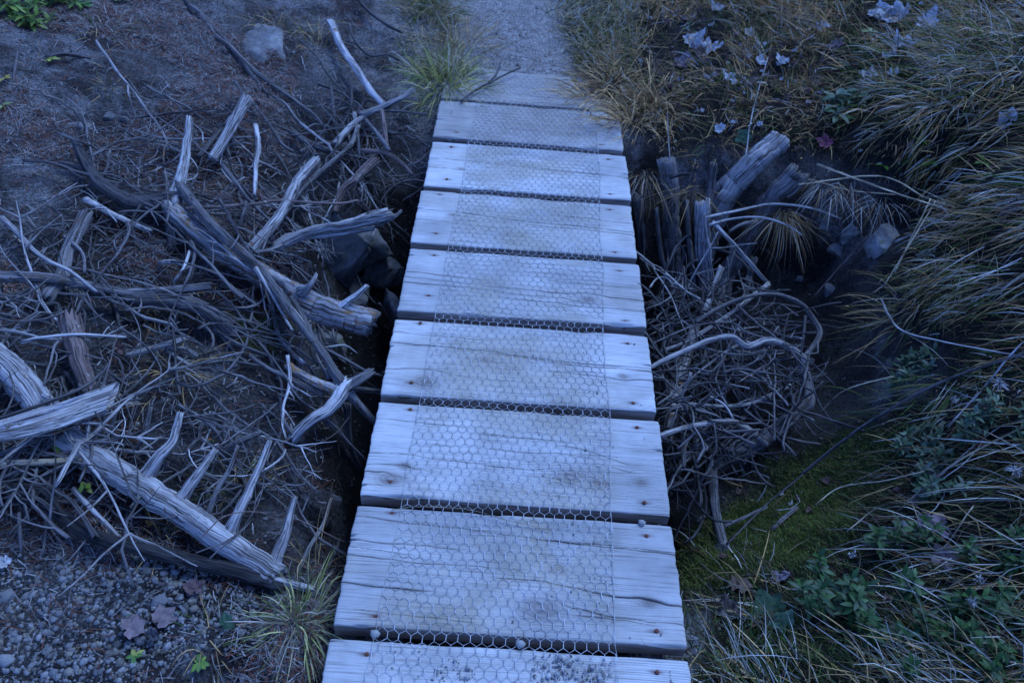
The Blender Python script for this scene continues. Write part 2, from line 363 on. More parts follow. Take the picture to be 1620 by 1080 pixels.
def ground_mat():
    m = M('soil', 0.95, 0.15); tc = m.n('ShaderNodeTexCoord'); o = tc.outputs['Object']
    a = m.noise(o, 2.2, 5, 0.6); b = m.noise(o, 26, 6, 0.7); c = m.noise(o, 130, 5, 0.7); e = m.noise(o, 420, 3, 0.6)
    dirt = m.ramp(a, [(0.35, (0.022, 0.017, 0.015)), (0.50, (0.085, 0.074, 0.068)), (0.66, (0.20, 0.185, 0.172))])
    dirt = m.mix(m.ramp(m.noise(o, 4.2, 6, .68), [(0.46, (0, 0, 0)), (0.58, (.9, .9, .9))]), dirt, (0.27, 0.255, 0.24))
    dirt = m.mix(m.ramp(m.noise(o, 7, 4, .6), [(0.52, (0, 0, 0)), (0.66, (.6, .6, .6))]), dirt, (0.060, 0.036, 0.026))
    path = m.ramp(b, [(0.3, (0.28, 0.245, 0.21)), (0.7, (0.50, 0.45, 0.39))])
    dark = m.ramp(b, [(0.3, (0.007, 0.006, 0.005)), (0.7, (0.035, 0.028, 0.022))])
    moss = m.ramp(b, [(0.3, (0.02, 0.03, 0.007)), (0.7, (0.065, 0.085, 0.017))])
    zc = m.attr('zones').outputs['Color']; sp = m.n('ShaderNodeSeparateColor'); m.l(zc, sp.inputs[0])
    col = m.mix(sp.outputs[0], dirt, path)
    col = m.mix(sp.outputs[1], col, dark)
    mk = m.math('MULTIPLY', sp.outputs[2], m.math('MULTIPLY', a, 1.9), True)
    col = m.mix(mk, col, moss)
    col = m.mix(0.9, col, m.ramp(c, [(0.36, (0.25, 0.25, 0.25)), (0.64, (1.6, 1.6, 1.6))]), 'MULTIPLY')
    col = m.mix(0.5, col, m.ramp(e, [(0.35, (0.5, 0.5, 0.5)), (0.65, (1.4, 1.4, 1.4))]), 'MULTIPLY')
    m.col(col)
    m.bump(m.math('ADD', m.math('MULTIPLY', b, 1.0), m.math('ADD', c, m.math('MULTIPLY', e, .5))), 1.0, 0.022)
    return m.m
GROUND = ground_mat()
def build_ground():
    far = np.array([0.3, 0.8, 1.6, 3, 5, 9, 16, 30, 55, 90, 140.])
    X = np.r_[GX0 - far[::-1], gx, GX1 + far]; Y = np.r_[GY0 - far[::-1], gy, GY1 + far]
    k = len(far); Z = np.pad(ZT, k, mode='edge')
    XF, YF = np.meshgrid(X, Y)
    dx = np.maximum(0, np.maximum(GX0 - XF, XF - GX1)); dy = np.maximum(0, np.maximum(GY0 - YF, YF - GY1))
    rise = np.where(XF > 0, 0.42, 0.28) * dx + 0.12 * dy * (YF > 0) - 0.03 * dy * (YF < 0)
    Z = Z + 40 * (1 - np.exp(-rise / 40)) + (fbm(XF, YF, .25, 4, 77) - .5) * 2.2 * smooth(0, 8, np.maximum(dx, dy))
    V = np.stack([XF, YF, Z], -1).reshape(-1, 3); ny, nx = XF.shape
    i, j = np.meshgrid(np.arange(ny - 1), np.arange(nx - 1), indexing='ij')
    F = np.stack([i * nx + j, i * nx + j + 1, (i + 1) * nx + j + 1, (i + 1) * nx + j], -1).reshape(-1, 4)
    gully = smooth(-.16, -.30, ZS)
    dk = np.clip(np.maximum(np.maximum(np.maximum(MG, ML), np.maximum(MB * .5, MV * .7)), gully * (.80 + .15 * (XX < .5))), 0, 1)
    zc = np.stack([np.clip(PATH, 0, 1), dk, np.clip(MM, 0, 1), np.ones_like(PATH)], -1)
    zc = np.pad(zc, ((k, k), (k, k), (0, 0)), mode='edge').reshape(-1, 4)
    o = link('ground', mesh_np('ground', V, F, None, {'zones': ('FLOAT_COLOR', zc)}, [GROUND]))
    o['kind'] = 'structure'; return o
build_ground()

# ------------------------------------------------------------------ footbridge
def plank_mat():
    m = M('weathered_plank', 0.8, 0.3); tc = m.n('ShaderNodeTexCoord'); o = tc.outputs['Object']
    a = m.attr('tone').outputs['Color']
    fine = m.noise(o, 1.0, 5, 0.65, (7, 330, 120)); blot = m.noise(o, 9, 5, 0.6); sp = m.noise(o, 160, 3, 0.6)
    c = m.mix(0.72, a, m.ramp(fine, [(0.36, (0.42, 0.40, 0.39)), (0.485, (1, 1, 1)), (0.75, (1.08, 1.08, 1.08))]), 'MULTIPLY')
    c = m.mix(0.75, c, m.ramp(blot, [(0.3, (0.72, 0.71, 0.68)), (0.65, (1.08, 1.08, 1.08))]), 'MULTIPLY')
    c = m.mix(m.ramp(sp, [(0.66, (0, 0, 0)), (0.74, (.5, .5, .5))]), c, (0.14, 0.12, 0.10))
    m.col(c); m.bump(m.math('ADD', fine, m.math('MULTIPLY', sp, .3)), 0.35, 0.0012); return m.m
PLANK = plank_mat()
def rust_mat():
    m = M('rusty_iron', 0.85, 0.3); tc = m.n('ShaderNodeTexCoord'); n = m.noise(tc.outputs['Object'], 400, 4)
    m.col(m.ramp(n, [(0.3, (0.05, 0.018, 0.012)), (0.7, (0.17, 0.06, 0.03))])); return m.m
RUST = rust_mat()
def wire_mat():
    m = M('dull_galvanised_wire', 0.55, 0.5); m.b.inputs['Metallic'].default_value = 0.2
    tc = m.n('ShaderNodeTexCoord'); n = m.noise(tc.outputs['Object'], 60, 3)
    m.col(m.ramp(n, [(0.35, (0.17, 0.16, 0.15)), (0.65, (0.44, 0.44, 0.44))])); return m.m
WIRE = wire_mat()

BW = 0.375
bridge = bpy.data.objects.new('footbridge', None); C.objects.link(bridge)
tag(bridge, 'weathered grey plank footbridge with chicken wire laid over it across the gully', 'footbridge')
# knots: (x, y fraction, radius) ; cracks: (x0, x1, y fraction at x0, depth) ; per plank index into PL
KN = {3: [(.06, .22, .030), (.30, .32, .012), (.10, .55, .012)], 4: [(.13, .30, .026), (.20, .26, .018), (-.31, .16, .022), (-.28, .30, .012), (.31, .3, .010)], 5: [(-.26, .17, .022), (-.1, .5, .01), (.29, .4, .01)], 6: [(.2, .35, .015)], 7: [(-.25, .55, .010)], 8: [(-.25, .4, .01)], 2: [(-.2, .3, .014)], 9: [(.1, .3, .015)]}
CR = {3: [(-.38, -.17, .33, .006), (-.05, .38, .44, .006), (.10, .38, .26, .004), (-.38, .05, .56, .003), (-.36, -.05, .12, .003), (.02, .38, .80, .004), (-.38, .38, .90, .002), (-.38, -.1, .7, .003), (-.38, -.2, .62, .002), (.12, .34, .18, .002)],
      4: [(.06, .34, .63, .005), (-.12, .16, .70, .003), (-.38, .10, .42, .003), (.22, .34, .46, .007), (-.38, -.2, .30, .002), (-.38, -.25, .22, .002), (-.1, .2, .55, .002), (-.36, -.1, .8, .002)],
      5: [(-.38, .38, .66, .006), (-.2, .38, .60, .003), (.05, .38, .42, .004), (-.38, -.1, .30, .002), (.1, .38, .52, .002), (-.38, -.05, .82, .002)],
      6: [(-.38, .38, .52, .005), (-.38, .2, .44, .003), (-.1, .38, .30, .003), (-.38, -.1, .6, .003), (.05, .38, .62, .002)],
      7: [(-.38, .38, .62, .005), (-.2, .38, .52, .003), (-.38, -.05, .42, .002), (.05, .38, .7, .003)],
      8: [(-.38, .38, .60, .004), (.05, .38, .52, .003), (-.38, -.1, .4, .002)],
      9: [(-.38, .1, .55, .003), (-.1, .38, .35, .003)], 2: [(-.1, .38, .5, .003)], 10: [(-.3, .3, .5, .004), (-.2, .3, .3, .003)]}
SLOPE = {2: -.02, 3: -.07, 4: -.04, 5: -.06, 6: -.05, 7: -.07, 8: -.04, 9: -.03, 10: -.03}
def build_plank(pi):
    y0, y1 = PL[pi]; D = y1 - y0; near = 2 <= pi <= 7
    nx, ny = (300, 230) if near else ((200, 110) if pi in (8, 9, 10) else (60, 30))
    xs = np.linspace(-BW, BW, nx); ys = np.linspace(0, D, ny); x, y = np.meshgrid(xs, ys)
    g = y - SLOPE.get(pi, -.03) * (x) + (fbm(x, y * 1.6, 2.0, 3, 100 + pi) - .5) * .026
    knotd = np.full_like(x, 9.0); swirl = np.zeros_like(x)
    for kx, ky, kr in KN.get(pi, []):
        dx = (x - kx) * .62; dy = y - ky * D; r2 = dx * dx + dy * dy; rr = np.sqrt(r2)
        g = g - dy * np.exp(-r2 / (2.2 * kr) ** 2) * .75
        knotd = np.minimum(knotd, rr / kr)
    if pi == 4:                                           # arched rings at the right end of this plank
        ex, ey = x - .30, y - .60 * D; g = g + .05 * np.exp(-(ex / .10) ** 2) * np.exp(-((ey) / .10) ** 2)
    fr = 330 + 120 * fbm(g * 4, x * 0, 1.0, 2, 40 + pi)
    ph = g * fr * 2 * math.pi / 1.0 * .55
    ridge = .5 + .5 * np.sin(ph) ; ridge = ridge ** 3.0
    strength = smooth(.30, .75, fbm(x * .8, y * 4, 3.0, 3, 60 + pi))
    fib = fbm(x * 6, g * 260, 1.0, 3, 80 + pi)
    z = -.0007 * ridge * strength + (fib - .5) * .0006 + (fbm(x, y, 6, 3, 200 + pi) - .5) * .003
    col = np.ones(x.shape + (3,)) * np.array([.43, .41, .38]) * (.80 + .32 * ((pi * 37) % 11) / 10)
    shade = 1 - .50 * ridge * strength * (.4 + 1.0 * fib)
    col *= shade[..., None]
    pat = fbm(x * 1.0, y * 3.5, 3.2, 4, 300 + pi)
    col *= (.66 + .62 * pat)[..., None]
    warm = smooth(.52, .72, fbm(x, y * 2, 4.0, 3, 330 + pi))[..., None]; col = col * (1 - .35 * warm) + np.array([.36, .31, .24]) * .35 * warm
    inner = np.exp(-np.maximum(0, knotd - .2) ** 2 * 1.1)[..., None]
    rings = (.5 + .5 * np.sin(knotd * 15))[..., None]
    col = col * (1 - .65 * inner) + np.array([.16, .13, .11]) * (.55 + .6 * rings) * .65 * inner
    z += .0018 * inner[..., 0] * (rings[..., 0] - .3)
    for x0, x1, fy, dep in CR.get(pi, []):
        gi = np.argmin(np.abs(xs - x0)); yi = int(np.clip(fy * (ny - 1), 0, ny - 1)); g0 = g[yi, gi]
        wv = g - g0 - (vnoise(x * 9, x * 0 + pi, int(fy * 977)) - .5) * .005 - (vnoise(x * 40, x * 0 + pi, int(fy * 977) + 3) - .5) * .003
        endw = smooth(x0 - .005, x0 + .05, x) * smooth(x1 + .005, x1 - .07, x)
        if x0 < -.36: endw = smooth(x1 + .005, x1 - .07, x)
        if x1 > .36: endw = endw * 0 + (smooth(x0 - .005, x0 + .05, x) if x0 > -.36 else 1)
        wid = (.0005 + dep * .075) * (.5 + 1.0 * vnoise(x * 22, x * 0, int(fy * 555)))
        k = np.exp(-(wv / wid) ** 2) * endw
        z -= dep * k; col = col * (1 - .85 * k[..., None]) + np.array([.05, .038, .03]) * .85 * k[..., None]
        halo = np.exp(-(wv / (wid * 4)) ** 2) * endw
        col *= (1 - .22 * halo)[..., None]
    # worn, dirty strip under the wire; green-brown grime
    cen = smooth(.34, .12, np.abs(x + .02)) * smooth(.40, .66, fbm(x, y, 7, 4, 400 + pi))
    col = col * (1 - .5 * cen[..., None]) + np.array([.30, .255, .175]) * .5 * cen[..., None]
    if pi in (9, 10):
        dust = smooth(.32, .62, fbm(x, y, 5, 4, 500 + pi) + (.28 if pi == 10 else .02))
        col = col * (1 - .7 * dust[..., None]) + np.array([.25, .215, .18]) * .7 * dust[..., None]
    nails = nail_spots(pi)
    for (qx, qy) in nails:
        dx = (x - qx) / .015; dy = (y - (qy - y0)) / .0045; r2 = dx * dx + dy * dy
        st = np.exp(-r2)[..., None]; col = col * (1 - .85 * st) + np.array([.085, .03, .02]) * .85 * st
        z -= .0016 * np.exp(-r2 * 1.5)
    # chipped ends and splits at the board ends
    for _ in range(2):
        cx_, cy_ = rnd.choice([-BW, BW]), rnd.uniform(0, D); z -= .009 * np.exp(-((x - cx_) / rnd.uniform(.006, .03)) ** 2 - ((y - cy_) / rnd.uniform(.001, .004)) ** 2)
    for _ in range(3):
        cx_, cy_ = rnd.uniform(-BW, BW), rnd.choice([0, D]); z -= .010 * np.exp(-((x - cx_) / rnd.uniform(.01, .05)) ** 2 - ((y - cy_) / rnd.uniform(.002, .006)) ** 2)
    z += rnd.uniform(-.004, .002) * (2 * y / D - 1) ** 2 + rnd.uniform(-.002, .002) * x / BW
    # worn arris
    ed = np.minimum(y, D - y); z -= .0035 * np.exp(-(ed / .0035) ** 1.0)
    ex = BW - np.abs(x); z -= .003 * np.exp(-(ex / .004))
    zoff = {10: -.012, 9: -.004}.get(pi, 0.0); TH = .046
    jx = rnd.uniform(-.003, .003); sk = rnd.uniform(-.0015, .0015)
    ragL = (fbm(y, y * 0, 40, 3, 7 + pi) - .5) * .006; ragR = (fbm(y, y * 0, 40, 3, 9 + pi) - .5) * .006
    wx = x + jx + ragL * smooth(-BW + .02, -BW, x) + ragR * smooth(BW - .02, BW, x)
    wy = y + y0 + (fbm(x, x * 0, 9, 3, 11 + pi) - .5) * .006 * (1 - 2 * (y / D)) + sk * x
    top = np.stack([wx, wy, z + zoff], -1).reshape(-1, 3)
    i, j = np.meshgrid(np.arange(ny - 1), np.arange(nx - 1), indexing='ij')
    F = np.stack([i * nx + j, i * nx + j + 1, (i + 1) * nx + j + 1, (i + 1) * nx + j], -1).reshape(-1, 4)
    # sides: outline ring duplicated, dropped with a rough face
    ring = np.r_[np.arange(nx), np.arange(1, ny) * nx + nx - 1, (ny - 1) * nx + np.arange(nx - 2, -1, -1), np.arange(ny - 2, 0, -1) * nx]
    L = 6; V = [top]; cols = [col.reshape(-1, 3)]; Fs = [F]; base = len(top); n = len(ring); prev = None
    for k in range(L):
        q = top[ring].copy(); q[:, 2] = zoff - .002 - (TH - .002) * k / (L - 1) + (0 if 0 < k < L - 1 else 0) + (np.minimum(top[ring][:, 2] - zoff, 0) if k == 0 else 0)
        if k > 0: q[:, :2] += (np.stack([vnoise(q[:, 0] * 70, q[:, 2] * 300, 3) - .5, vnoise(q[:, 0] * 12, q[:, 2] * 400 + q[:, 1] * 60, 5) - .5], -1)) * .002
        V.append(q); c = np.ones((n, 3)) * np.array([.25, .205, .165]) * (.6 + .8 * vnoise(q[:, 0] * 9, q[:, 2] * 450 + q[:, 1] * 50, 6))[:, None]; cols.append(c)
        cur = base + k * n + np.arange(n)
        if prev is not None: Fs.append(np.stack([np.roll(prev, -1), prev, cur, np.roll(cur, -1)], -1))
        else: Fs.append(np.stack([np.roll(ring, -1), ring, cur, np.roll(cur, -1)], -1))
        prev = cur
    bot = np.array([top[0], top[nx - 1], top[-1], top[-nx]]); bot[:, 2] = zoff - TH + .0005
    bi = base + L * n; V.append(bot); cols.append(np.ones((4, 3)) * .1); Fs.append(np.array([[bi + 3, bi + 2, bi + 1, bi]]))
    V = np.vstack(V); cols = np.vstack(cols); cols = np.c_[np.clip(cols, 0.01, .8), np.ones(len(cols))]
    o = link('plank', mesh_np('plank', V, np.vstack(Fs), None, {'tone': ('FLOAT_COLOR', cols)}, [PLANK]), bridge)
    return o, zoff
NAILPX = {3: [(620.5, 811), (594, 975), (1023, 847), (1039, 997)], 4: [(649, 647), (617, 762), (1008, 675), (1020, 794)], 5: [(665, 510), (651, 604), (993, 543), (1002, 637)],
          6: [(687, 404), (678, 467), (980, 429), (989, 508)], 7: [(696, 308), (690, 369), (965, 332), (973, 399)], 8: [(714, 232), (707, 283), (962, 252), (965, 307)], 2: [(580, 1034), (560, 1180), (1040, 1062), (1052, 1200)], 9: [(722, 208), (952, 228)]}
def nail_spots(pi):
    if pi in NAILPX: return [tuple(at_z(u, v, 0)[:2]) for u, v in NAILPX[pi]]
    y0, y1 = PL[pi]; return [(-.28, y1 - .05), (-.28, y0 + .05), (.28, y1 - .05), (.28, y0 + .05)] if pi < 9 else []
def disc(r, h, n=9):
    t = np.arange(n) / n * 2 * math.pi
    V = np.vstack([np.c_[np.cos(t) * r, np.sin(t) * r, t * 0 - h], np.c_[np.cos(t) * r, np.sin(t) * r, t * 0 + h * .3], np.c_[np.cos(t) * r * .6, np.sin(t) * r * .6, t * 0 + h], [[0, 0, h * 1.1]]])
    k = np.arange(n); k2 = (k + 1) % n
    F = np.vstack([np.stack([k, k2, k2 + n, k + n], -1), np.stack([k + n, k2 + n, k2 + 2 * n, k + 2 * n], -1)])
    T = np.stack([k + 2 * n, k2 + 2 * n, np.full(n, 3 * n)], -1)
    return V, F, T
nail_me = mesh_np('nail', *disc(.0048, .0016), None, [RUST])
for pi in range(len(PL)):
    pk, zo = build_plank(pi)
    for qx, qy in nail_spots(pi):
        nl = link('nail', nail_me, pk, (qx, qy, zo - .0006)); nl.rotation_euler = (rnd.uniform(-.2, .2), rnd.uniform(-.2, .2), rnd.uniform(0, 6))
# bearers
def beam(x, yA, yB, rr, z, seed):
    P = catmull([(x, yA, z), (x + .01, (yA + yB) / 2, z - .008), (x - .005, yB, z)], 40)
    V, F, T, G = tube(P, rr, 12, seed, .10, .3)
    return link('beam', mesh_np('beam', V, F, T, {'grain': ('FLOAT_VECTOR', G)}, [W_GREY]), bridge)
beam(-.275, -.2, 3.0, .05, -.098, 3); beam(.285, -.2, 3.0, .05, -.098, 4)
# hexagonal wire netting
def build_wire():
    A = Acc(); pitch = .0245; tw = .0135; rowh = .0225
    def wob_(P):
        P = np.array(P, float); x, y = P[..., 0].copy(), P[..., 1].copy()
        P[..., 0] += .027 * (y - .92) + (fbm(x, y, 5, 3, 900) - .5) * .022 + (vnoise(x * 40, y * 40, 903) - .5) * .004
        P[..., 1] += (fbm(x, y, 6, 3, 910) - .5) * .026 + (vnoise(x * 40, y * 40, 913) - .5) * .004
        gap = np.ones_like(x)
        for a, b in PL: gap = np.where((y > a - .002) & (y < b + .002), 0.0, gap)
        P[..., 2] = .0024 + .004 * smooth(.45, .75, fbm(x, y, 7, 3, 920)) - gap * .003
        P[..., 2] -= .012 * smooth(3.1, 3.12, y) + .004 * smooth(2.77, 2.78, y) - .006 * smooth(3.1, 3.3, y)
        return P
    x0, x1, ya, yb = -.281, .223, -.2, 3.36
    ncol = int((x1 - x0) / pitch); segs = []; tws = []
    nrow = int((yb - ya) / rowh)
    for r in range(nrow):
        y = ya + r * rowh
        for c in range(ncol + 1):
            xo = x0 + (c + (.5 if r % 2 else 0)) * pitch
            if xo > x1 + .001: continue
            tws.append(((xo, y, 0), (xo, y + tw, 0)))
            yt = y + tw; yn = y + rowh
            for sx in (-.5, .5):
                xn = xo + sx * pitch
                if x0 - .001 <= xn <= x1 + .001: segs.append(((xo, yt, 0), (xn, yn, 0)))
                elif sx < 0: segs.append(((xo, yt, 0), (x0, yn, 0)))
    for x in (x0, x1):
        yy = np.arange(ya, yb, .03)
        for a, b in zip(yy[:-1], yy[1:]): segs.append(((x, a, 0), (x, b, 0)))
    def prisms(S, r):
        S = wob_(np.array(S)); p, q = S[:, 0], S[:, 1]; d = q - p; d /= np.linalg.norm(d, axis=1)[:, None] + 1e-9
        a = np.cross(d, [0, 0, 1.0]); a /= np.linalg.norm(a, axis=1)[:, None] + 1e-9; b = np.cross(d, a); n = len(p)
        ks = np.array([0, 1, 2, 3]) * math.pi / 2 + .78
        ring = a[:, None, :] * np.cos(ks)[None, :, None] * r + b[:, None, :] * np.sin(ks)[None, :, None] * r
        V = np.concatenate([p[:, None, :] - d[:, None, :] * r * .4 + ring, q[:, None, :] + d[:, None, :] * r * .4 + ring], 1).reshape(-1, 3)
        o = (np.arange(n) * 8)[:, None, None]; k = np.arange(4); k2 = (k + 1) % 4
        F = (np.stack([k, k2, k2 + 4, k + 4], -1)[None] + o).reshape(-1, 4)
        A.add(V, F)
    prisms(segs, .0006); prisms(tws, .00105)
    o = link('wire_netting', A.mesh('wire_netting', [WIRE]), bridge); o['label'] = 'chicken wire netting with hexagonal cells stapled down the middle of the planks'
build_wire()

# ------------------------------------------------------------------ rocks
def rock_mesh(rx, ry, rz, seed, sub=5, ang=.34):
    import bmesh
    bm = bmesh.new(); bmesh.ops.create_icosphere(bm, subdivisions=sub, radius=1)
    V = np.array([v.co for v in bm.verts]); F = np.array([[v.index for v in f.verts] for f in bm.faces]); bm.free()
    g = np.random.default_rng(seed)
    for _ in range(16):                                   # flat facets
        n = g.normal(0, 1, 3); n /= np.linalg.norm(n); d = g.uniform(.50, .85); k = V @ n
        V = V - np.maximum(0, k - d)[:, None] * n * .99
    r = np.linalg.norm(V, axis=1); n1 = fbm(V[:, 0] + V[:, 2] * .7 + seed, V[:, 1] - V[:, 2] * .6, 2.6, 6, seed, .62)
    V = V * (1 + ang * (n1 - .5))[:, None] * np.array([rx, ry, rz])
    return mesh_np('rock', V, None, F, None, [ROCK], True)
ROCKS = [ # u, v, z, sx, sy, sz, label
 (530, 405, -.24, .085, .11, .18, 'tall mossy grey rock in the gully wall left of the footbridge'),
 (575, 388, -.27, .09, .10, .10, 'dark blocky rock under the short weathered stump piece by the footbridge'),
 (600, 432, -.40, .09, .10, .085, 'blackish rounded rock low in the gully beside the planks'),
 (545, 455, -.40, .10, .12, .10, 'broad lichened rock behind the sawn log end in the gully'),
 (622, 488, -.42, .035, .08, .09, 'small pale block standing upright beside the bridge edge'),
 (408, 96, .03, .24, .17, .14, 'grey speckled boulder beside the twin roots at the upper left'),
 (520, 545, -.26, .05, .06, .05, 'round dark stone under the sawn log end'),
 (1400, 385, -.22, .085, .08, .085, 'largest pale boulder in the gully wall under the hanging grass on the right'),
 (1316, 462, -.43, .04, .04, .045, 'small upright grey stone on the gully floor at the right'),
 (1284, 574, -.40, .022, .022, .016, 'little pale stone beside the dark trunk of the dead shrub'),
 (1325, 395, -.33, .05, .04, .035, 'flat grey stone sunk into the dark gully wall'),
 (1142, 872, -.33, .03, .03, .03, 'rounded mossy stone at the foot of the thin upright trunk'),
 (215, 62, .165, .09, .06, .05, 'low pale rock breaking through the bare slope at the upper left'),
 (118, 205, .115, .10, .08, .05, 'flat rock sunk in the slope left of the small wisp of grass'),
 (40, 292, .10, .13, .09, .06, 'broad flat rock sunk in the soil at the left edge'),
 (268, 110, .10, .05, .04, .03, 'small pale rock in the slope below the dry tuft'),
 (172, 186, .125, .028, .02, .018, 'little whitish stone in the slope, right of the flat sunk rock'),
 (198, 190, .115, .025, .02, .018, 'little whitish stone beside the other one on the slope'),
 (500, 805, -.13, .07, .06, .05, 'dark clod of soil at the gully lip right of the upright branches'),
 (470, 850, -.11, .05, .05, .04, 'dark lump of soil behind the last upright branch'),
 (1345, 370, -.27, .05, .04, .05, 'grey stone beside the largest boulder in the gully wall'),
 (1265, 440, -.40, .03, .03, .025, 'small stone at the foot of the hanging straw grass'),
 (1305, 355, -.25, .03, .03, .03, 'small dark stone high in the gully wall on the right'),
]
for k, (u, v, z, sx, sy, sz, lab) in enumerate(ROCKS):
    if u < 700 and v > 300: sx, sy, sz = sx * 1.2, sy * 1.2, sz * 1.15
    P = at_z(u, v, z)
    if u > 1200: P = hit(u, v, -.2 * sz, ground)
    o = link('rock' if 'lump' not in lab and 'clod' not in lab else 'soil_clod', rock_mesh(sx, sy, sz, 50 + k), None, P); o.rotation_euler = (rnd.uniform(-.3, .3), rnd.uniform(-.3, .3), rnd.uniform(0, 6)); tag(o, lab, 'rock' if o.name.startswith('rock') else 'clod')
    if not o.name.startswith('rock'): o.data.materials[0] = GROUND

# ------------------------------------------------------------------ traced dead wood
def to_world(pt, rad):
    if len(pt) == 4: return at_z(pt[0], pt[1], pt[2])       # an absolute height
    return hit(pt[0], pt[1], pt[2] + rad * .6)
def limb_geo(pts, d0, d1, seed, sides=None, rough=.12, jag=1.1, kink=.0, flare=False):
    d0 *= .78; d1 *= .78
    dist = np.linalg.norm(to_world(pts[0], 0.0) - CAM_P)
    W = [to_world(p, (d0 + (d1 - d0) * i / (len(pts) - 1)) / 2 * dist / FPX) for i, p in enumerate(pts)]
    r = [max(.0011, (d0 + (d1 - d0) * i / (len(pts) - 1)) / 2 * np.linalg.norm(W[i] - CAM_P) / FPX) for i in range(len(pts))]
    L = sum(np.linalg.norm(W[i + 1] - W[i]) for i in range(len(W) - 1)); rm = max(r)
    n = int(np.clip(L / (.007 if rm > .010 else .014), 8, 130))
    P = catmull(np.c_[np.array(W), np.array(r)], n)
    sides = sides or (30 if rm > .018 else 18 if rm > .008 else 7)
    return tube(P[:, :3], np.maximum(P[:, 3], .0009), sides, seed, rough, jag, 1.0, kink if kink else rm * .05) if not flare else tube(P[:, :3], np.maximum(P[:, 3], .0009) * (1 + .35 * np.exp(-np.linalg.norm(P[:, :3] - P[0, :3], axis=1) / (1.1 * P[0, 3]))), sides, seed, rough, jag, 1.0, rm * .05)
_ls = [100]
def limb_mesh(name, specs, mat):
    A = Acc()
    for sp in specs:
        _ls[0] += 1; V, F, T, G = limb_geo(*sp[:3], seed=_ls[0], **(sp[3] if len(sp) > 3 else {})); A.add(V, F, T, grain=G)
    return A.mesh(name, [WOODS[mat]])
def stick(name, label, cat, mat, pts, d0, d1, group=None, **kw):
    o = link(name, limb_mesh(name, [(pts, d0, d1, kw)], mat)); return tag(o, label, cat, group)
def branched(name, label, cat, mat, stem, branches, part='trunk', **kw):
    """a thing with its own stem and side branches as parts"""
    base = to_world(stem[0][0], 0)
    root = bpy.data.objects.new(name, None); C.objects.link(root); root.location = base; tag(root, label, cat)
    def p(nm, spec, mt):
        me = limb_mesh(nm, [spec], mt); n = len(me.vertices); co = np.empty(n * 3, np.float32); me.vertices.foreach_get('co', co)
        me.vertices.foreach_set('co', (co.reshape(-1, 3) - base.astype(np.float32)).ravel()); me.update(); return link(nm, me, root)
    p(part, (stem[0], stem[1], stem[2], kw), mat)
    for b in branches: p('branch', (b[0], b[1], b[2], dict(flare=True)), b[3] if len(b) > 3 else mat)
    return root
B_ = 'branch'; S_ = 'stick'
# the broken log pointing at the bridge
branched('dead_log', 'thick broken log lying from the knotted joint towards the footbridge, end sawn off', 'log', 'o',
  ([(262, 318, .05), (290, 348, .05), (350, 395, .05), (430, 445, .05), (505, 488, .02, 0), (588, 512, .01, 0)], 34, 56),
  [([(270, 320, .05), (215, 322, .05), (165, 296, .05), (138, 262, .06), (118, 220, .08)], 36, 13, 'd'),
   ([(275, 322, .06), (285, 285, .10), (294, 240, .13), (299, 188, .17)], 26, 11, 'p'),
   ([(538, 486, .05, 0), (560, 470, .08, 0), (580, 452, .11, 0)], 16, 8, 'p'),
   ([(478, 462, .05, 0), (492, 450, .09, 0), (500, 434, .10, 0)], 18, 6, 'p'),
   ([(272, 345, .03), (272, 372, .02), (273, 395, .01)], 22, 14, 'd')], jag=.25, rough=.16)
branched('dead_branch', 'long straight grey branch lying along the thick broken log', B_, 'g',
  ([(284, 295, .10), (330, 350, .13), (392, 408, .13), (432, 452, .14), (466, 500, .08, 0), (505, 552, .05, 0), (540, 604, .02, 0)], 20, 14),
  [([(405, 425, .14), (430, 465, .14), (462, 522, .08, 0)], 8, 5, 'p'), ([(440, 462, .12), (475, 505, .07, 0), (498, 548, .05, 0)], 10, 6, 'p')], part='stem')
# fallen log, lower left
branched('fallen_log', 'big pale fallen log at the lower left with a row of upright broken branches', 'log', 'p',
  ([(-40, 545, .03), (30, 600, .03), (100, 690, .03), (220, 768, .04), (300, 818, .04), (370, 866, .03), (440, 910, .01)], 54, 43),
  [([(228, 758, .06), (252, 722, .10), (272, 700, .12), (285, 655, .15)], 26, 12, 'p'),
   ([(282, 795, .06), (312, 752, .10), (340, 712, .13)], 24, 10, 'p'),
   ([(328, 815, .05), (346, 770, .09), (363, 742, .11), (376, 705, .14)], 12, 8, 'g'),
   ([(362, 845, .05), (378, 808, .09), (409, 742, .14), (426, 698, .17)], 24, 10, 'p'),
   ([(432, 893, .03), (450, 852, .08), (458, 820, .10), (466, 788, .13)], 24, 11, 'p')], jag=.5, rough=.07)
stick('dead_branch', 'slender bent branch standing out of the ground right of the fallen log tip', B_, 'g', [(468, 912, .0), (490, 866, .05), (511, 830, .08), (524, 788, .12)], 11, 6)
stick('dead_branch', 'dark thin branch leaning beside the lower left corner of the planks', B_, 'd', [(498, 925, .0), (520, 895, .03), (532, 870, .06), (537, 852, .08)], 9, 5)
stick('wood_splinter', 'flat pale splinter lying at the tip of the fallen log', 'splinter', 'p', [(388, 905, .03), (440, 917, .03), (492, 932, .02)], 12, 15)
branched('charred_branch', 'blackened rough branch lying in front of the fallen log', B_, 'b',
  ([(-30, 755, .03), (40, 788, .03), (100, 818, .03), (140, 845, .03), (200, 862, .03), (300, 888, .03), (390, 908, .02), (445, 924, .01)], 20, 26),
  [([(95, 815, .04), (70, 775, .06), (20, 768, .05)], 14, 10, 'b'), ([(85, 808, .05), (62, 790, .06), (28, 775, .05)], 10, 6, 'd'), ([(150, 848, .05), (120, 800, .07), (90, 775, .06)], 10, 6, 'd')], part='stem', rough=.3)
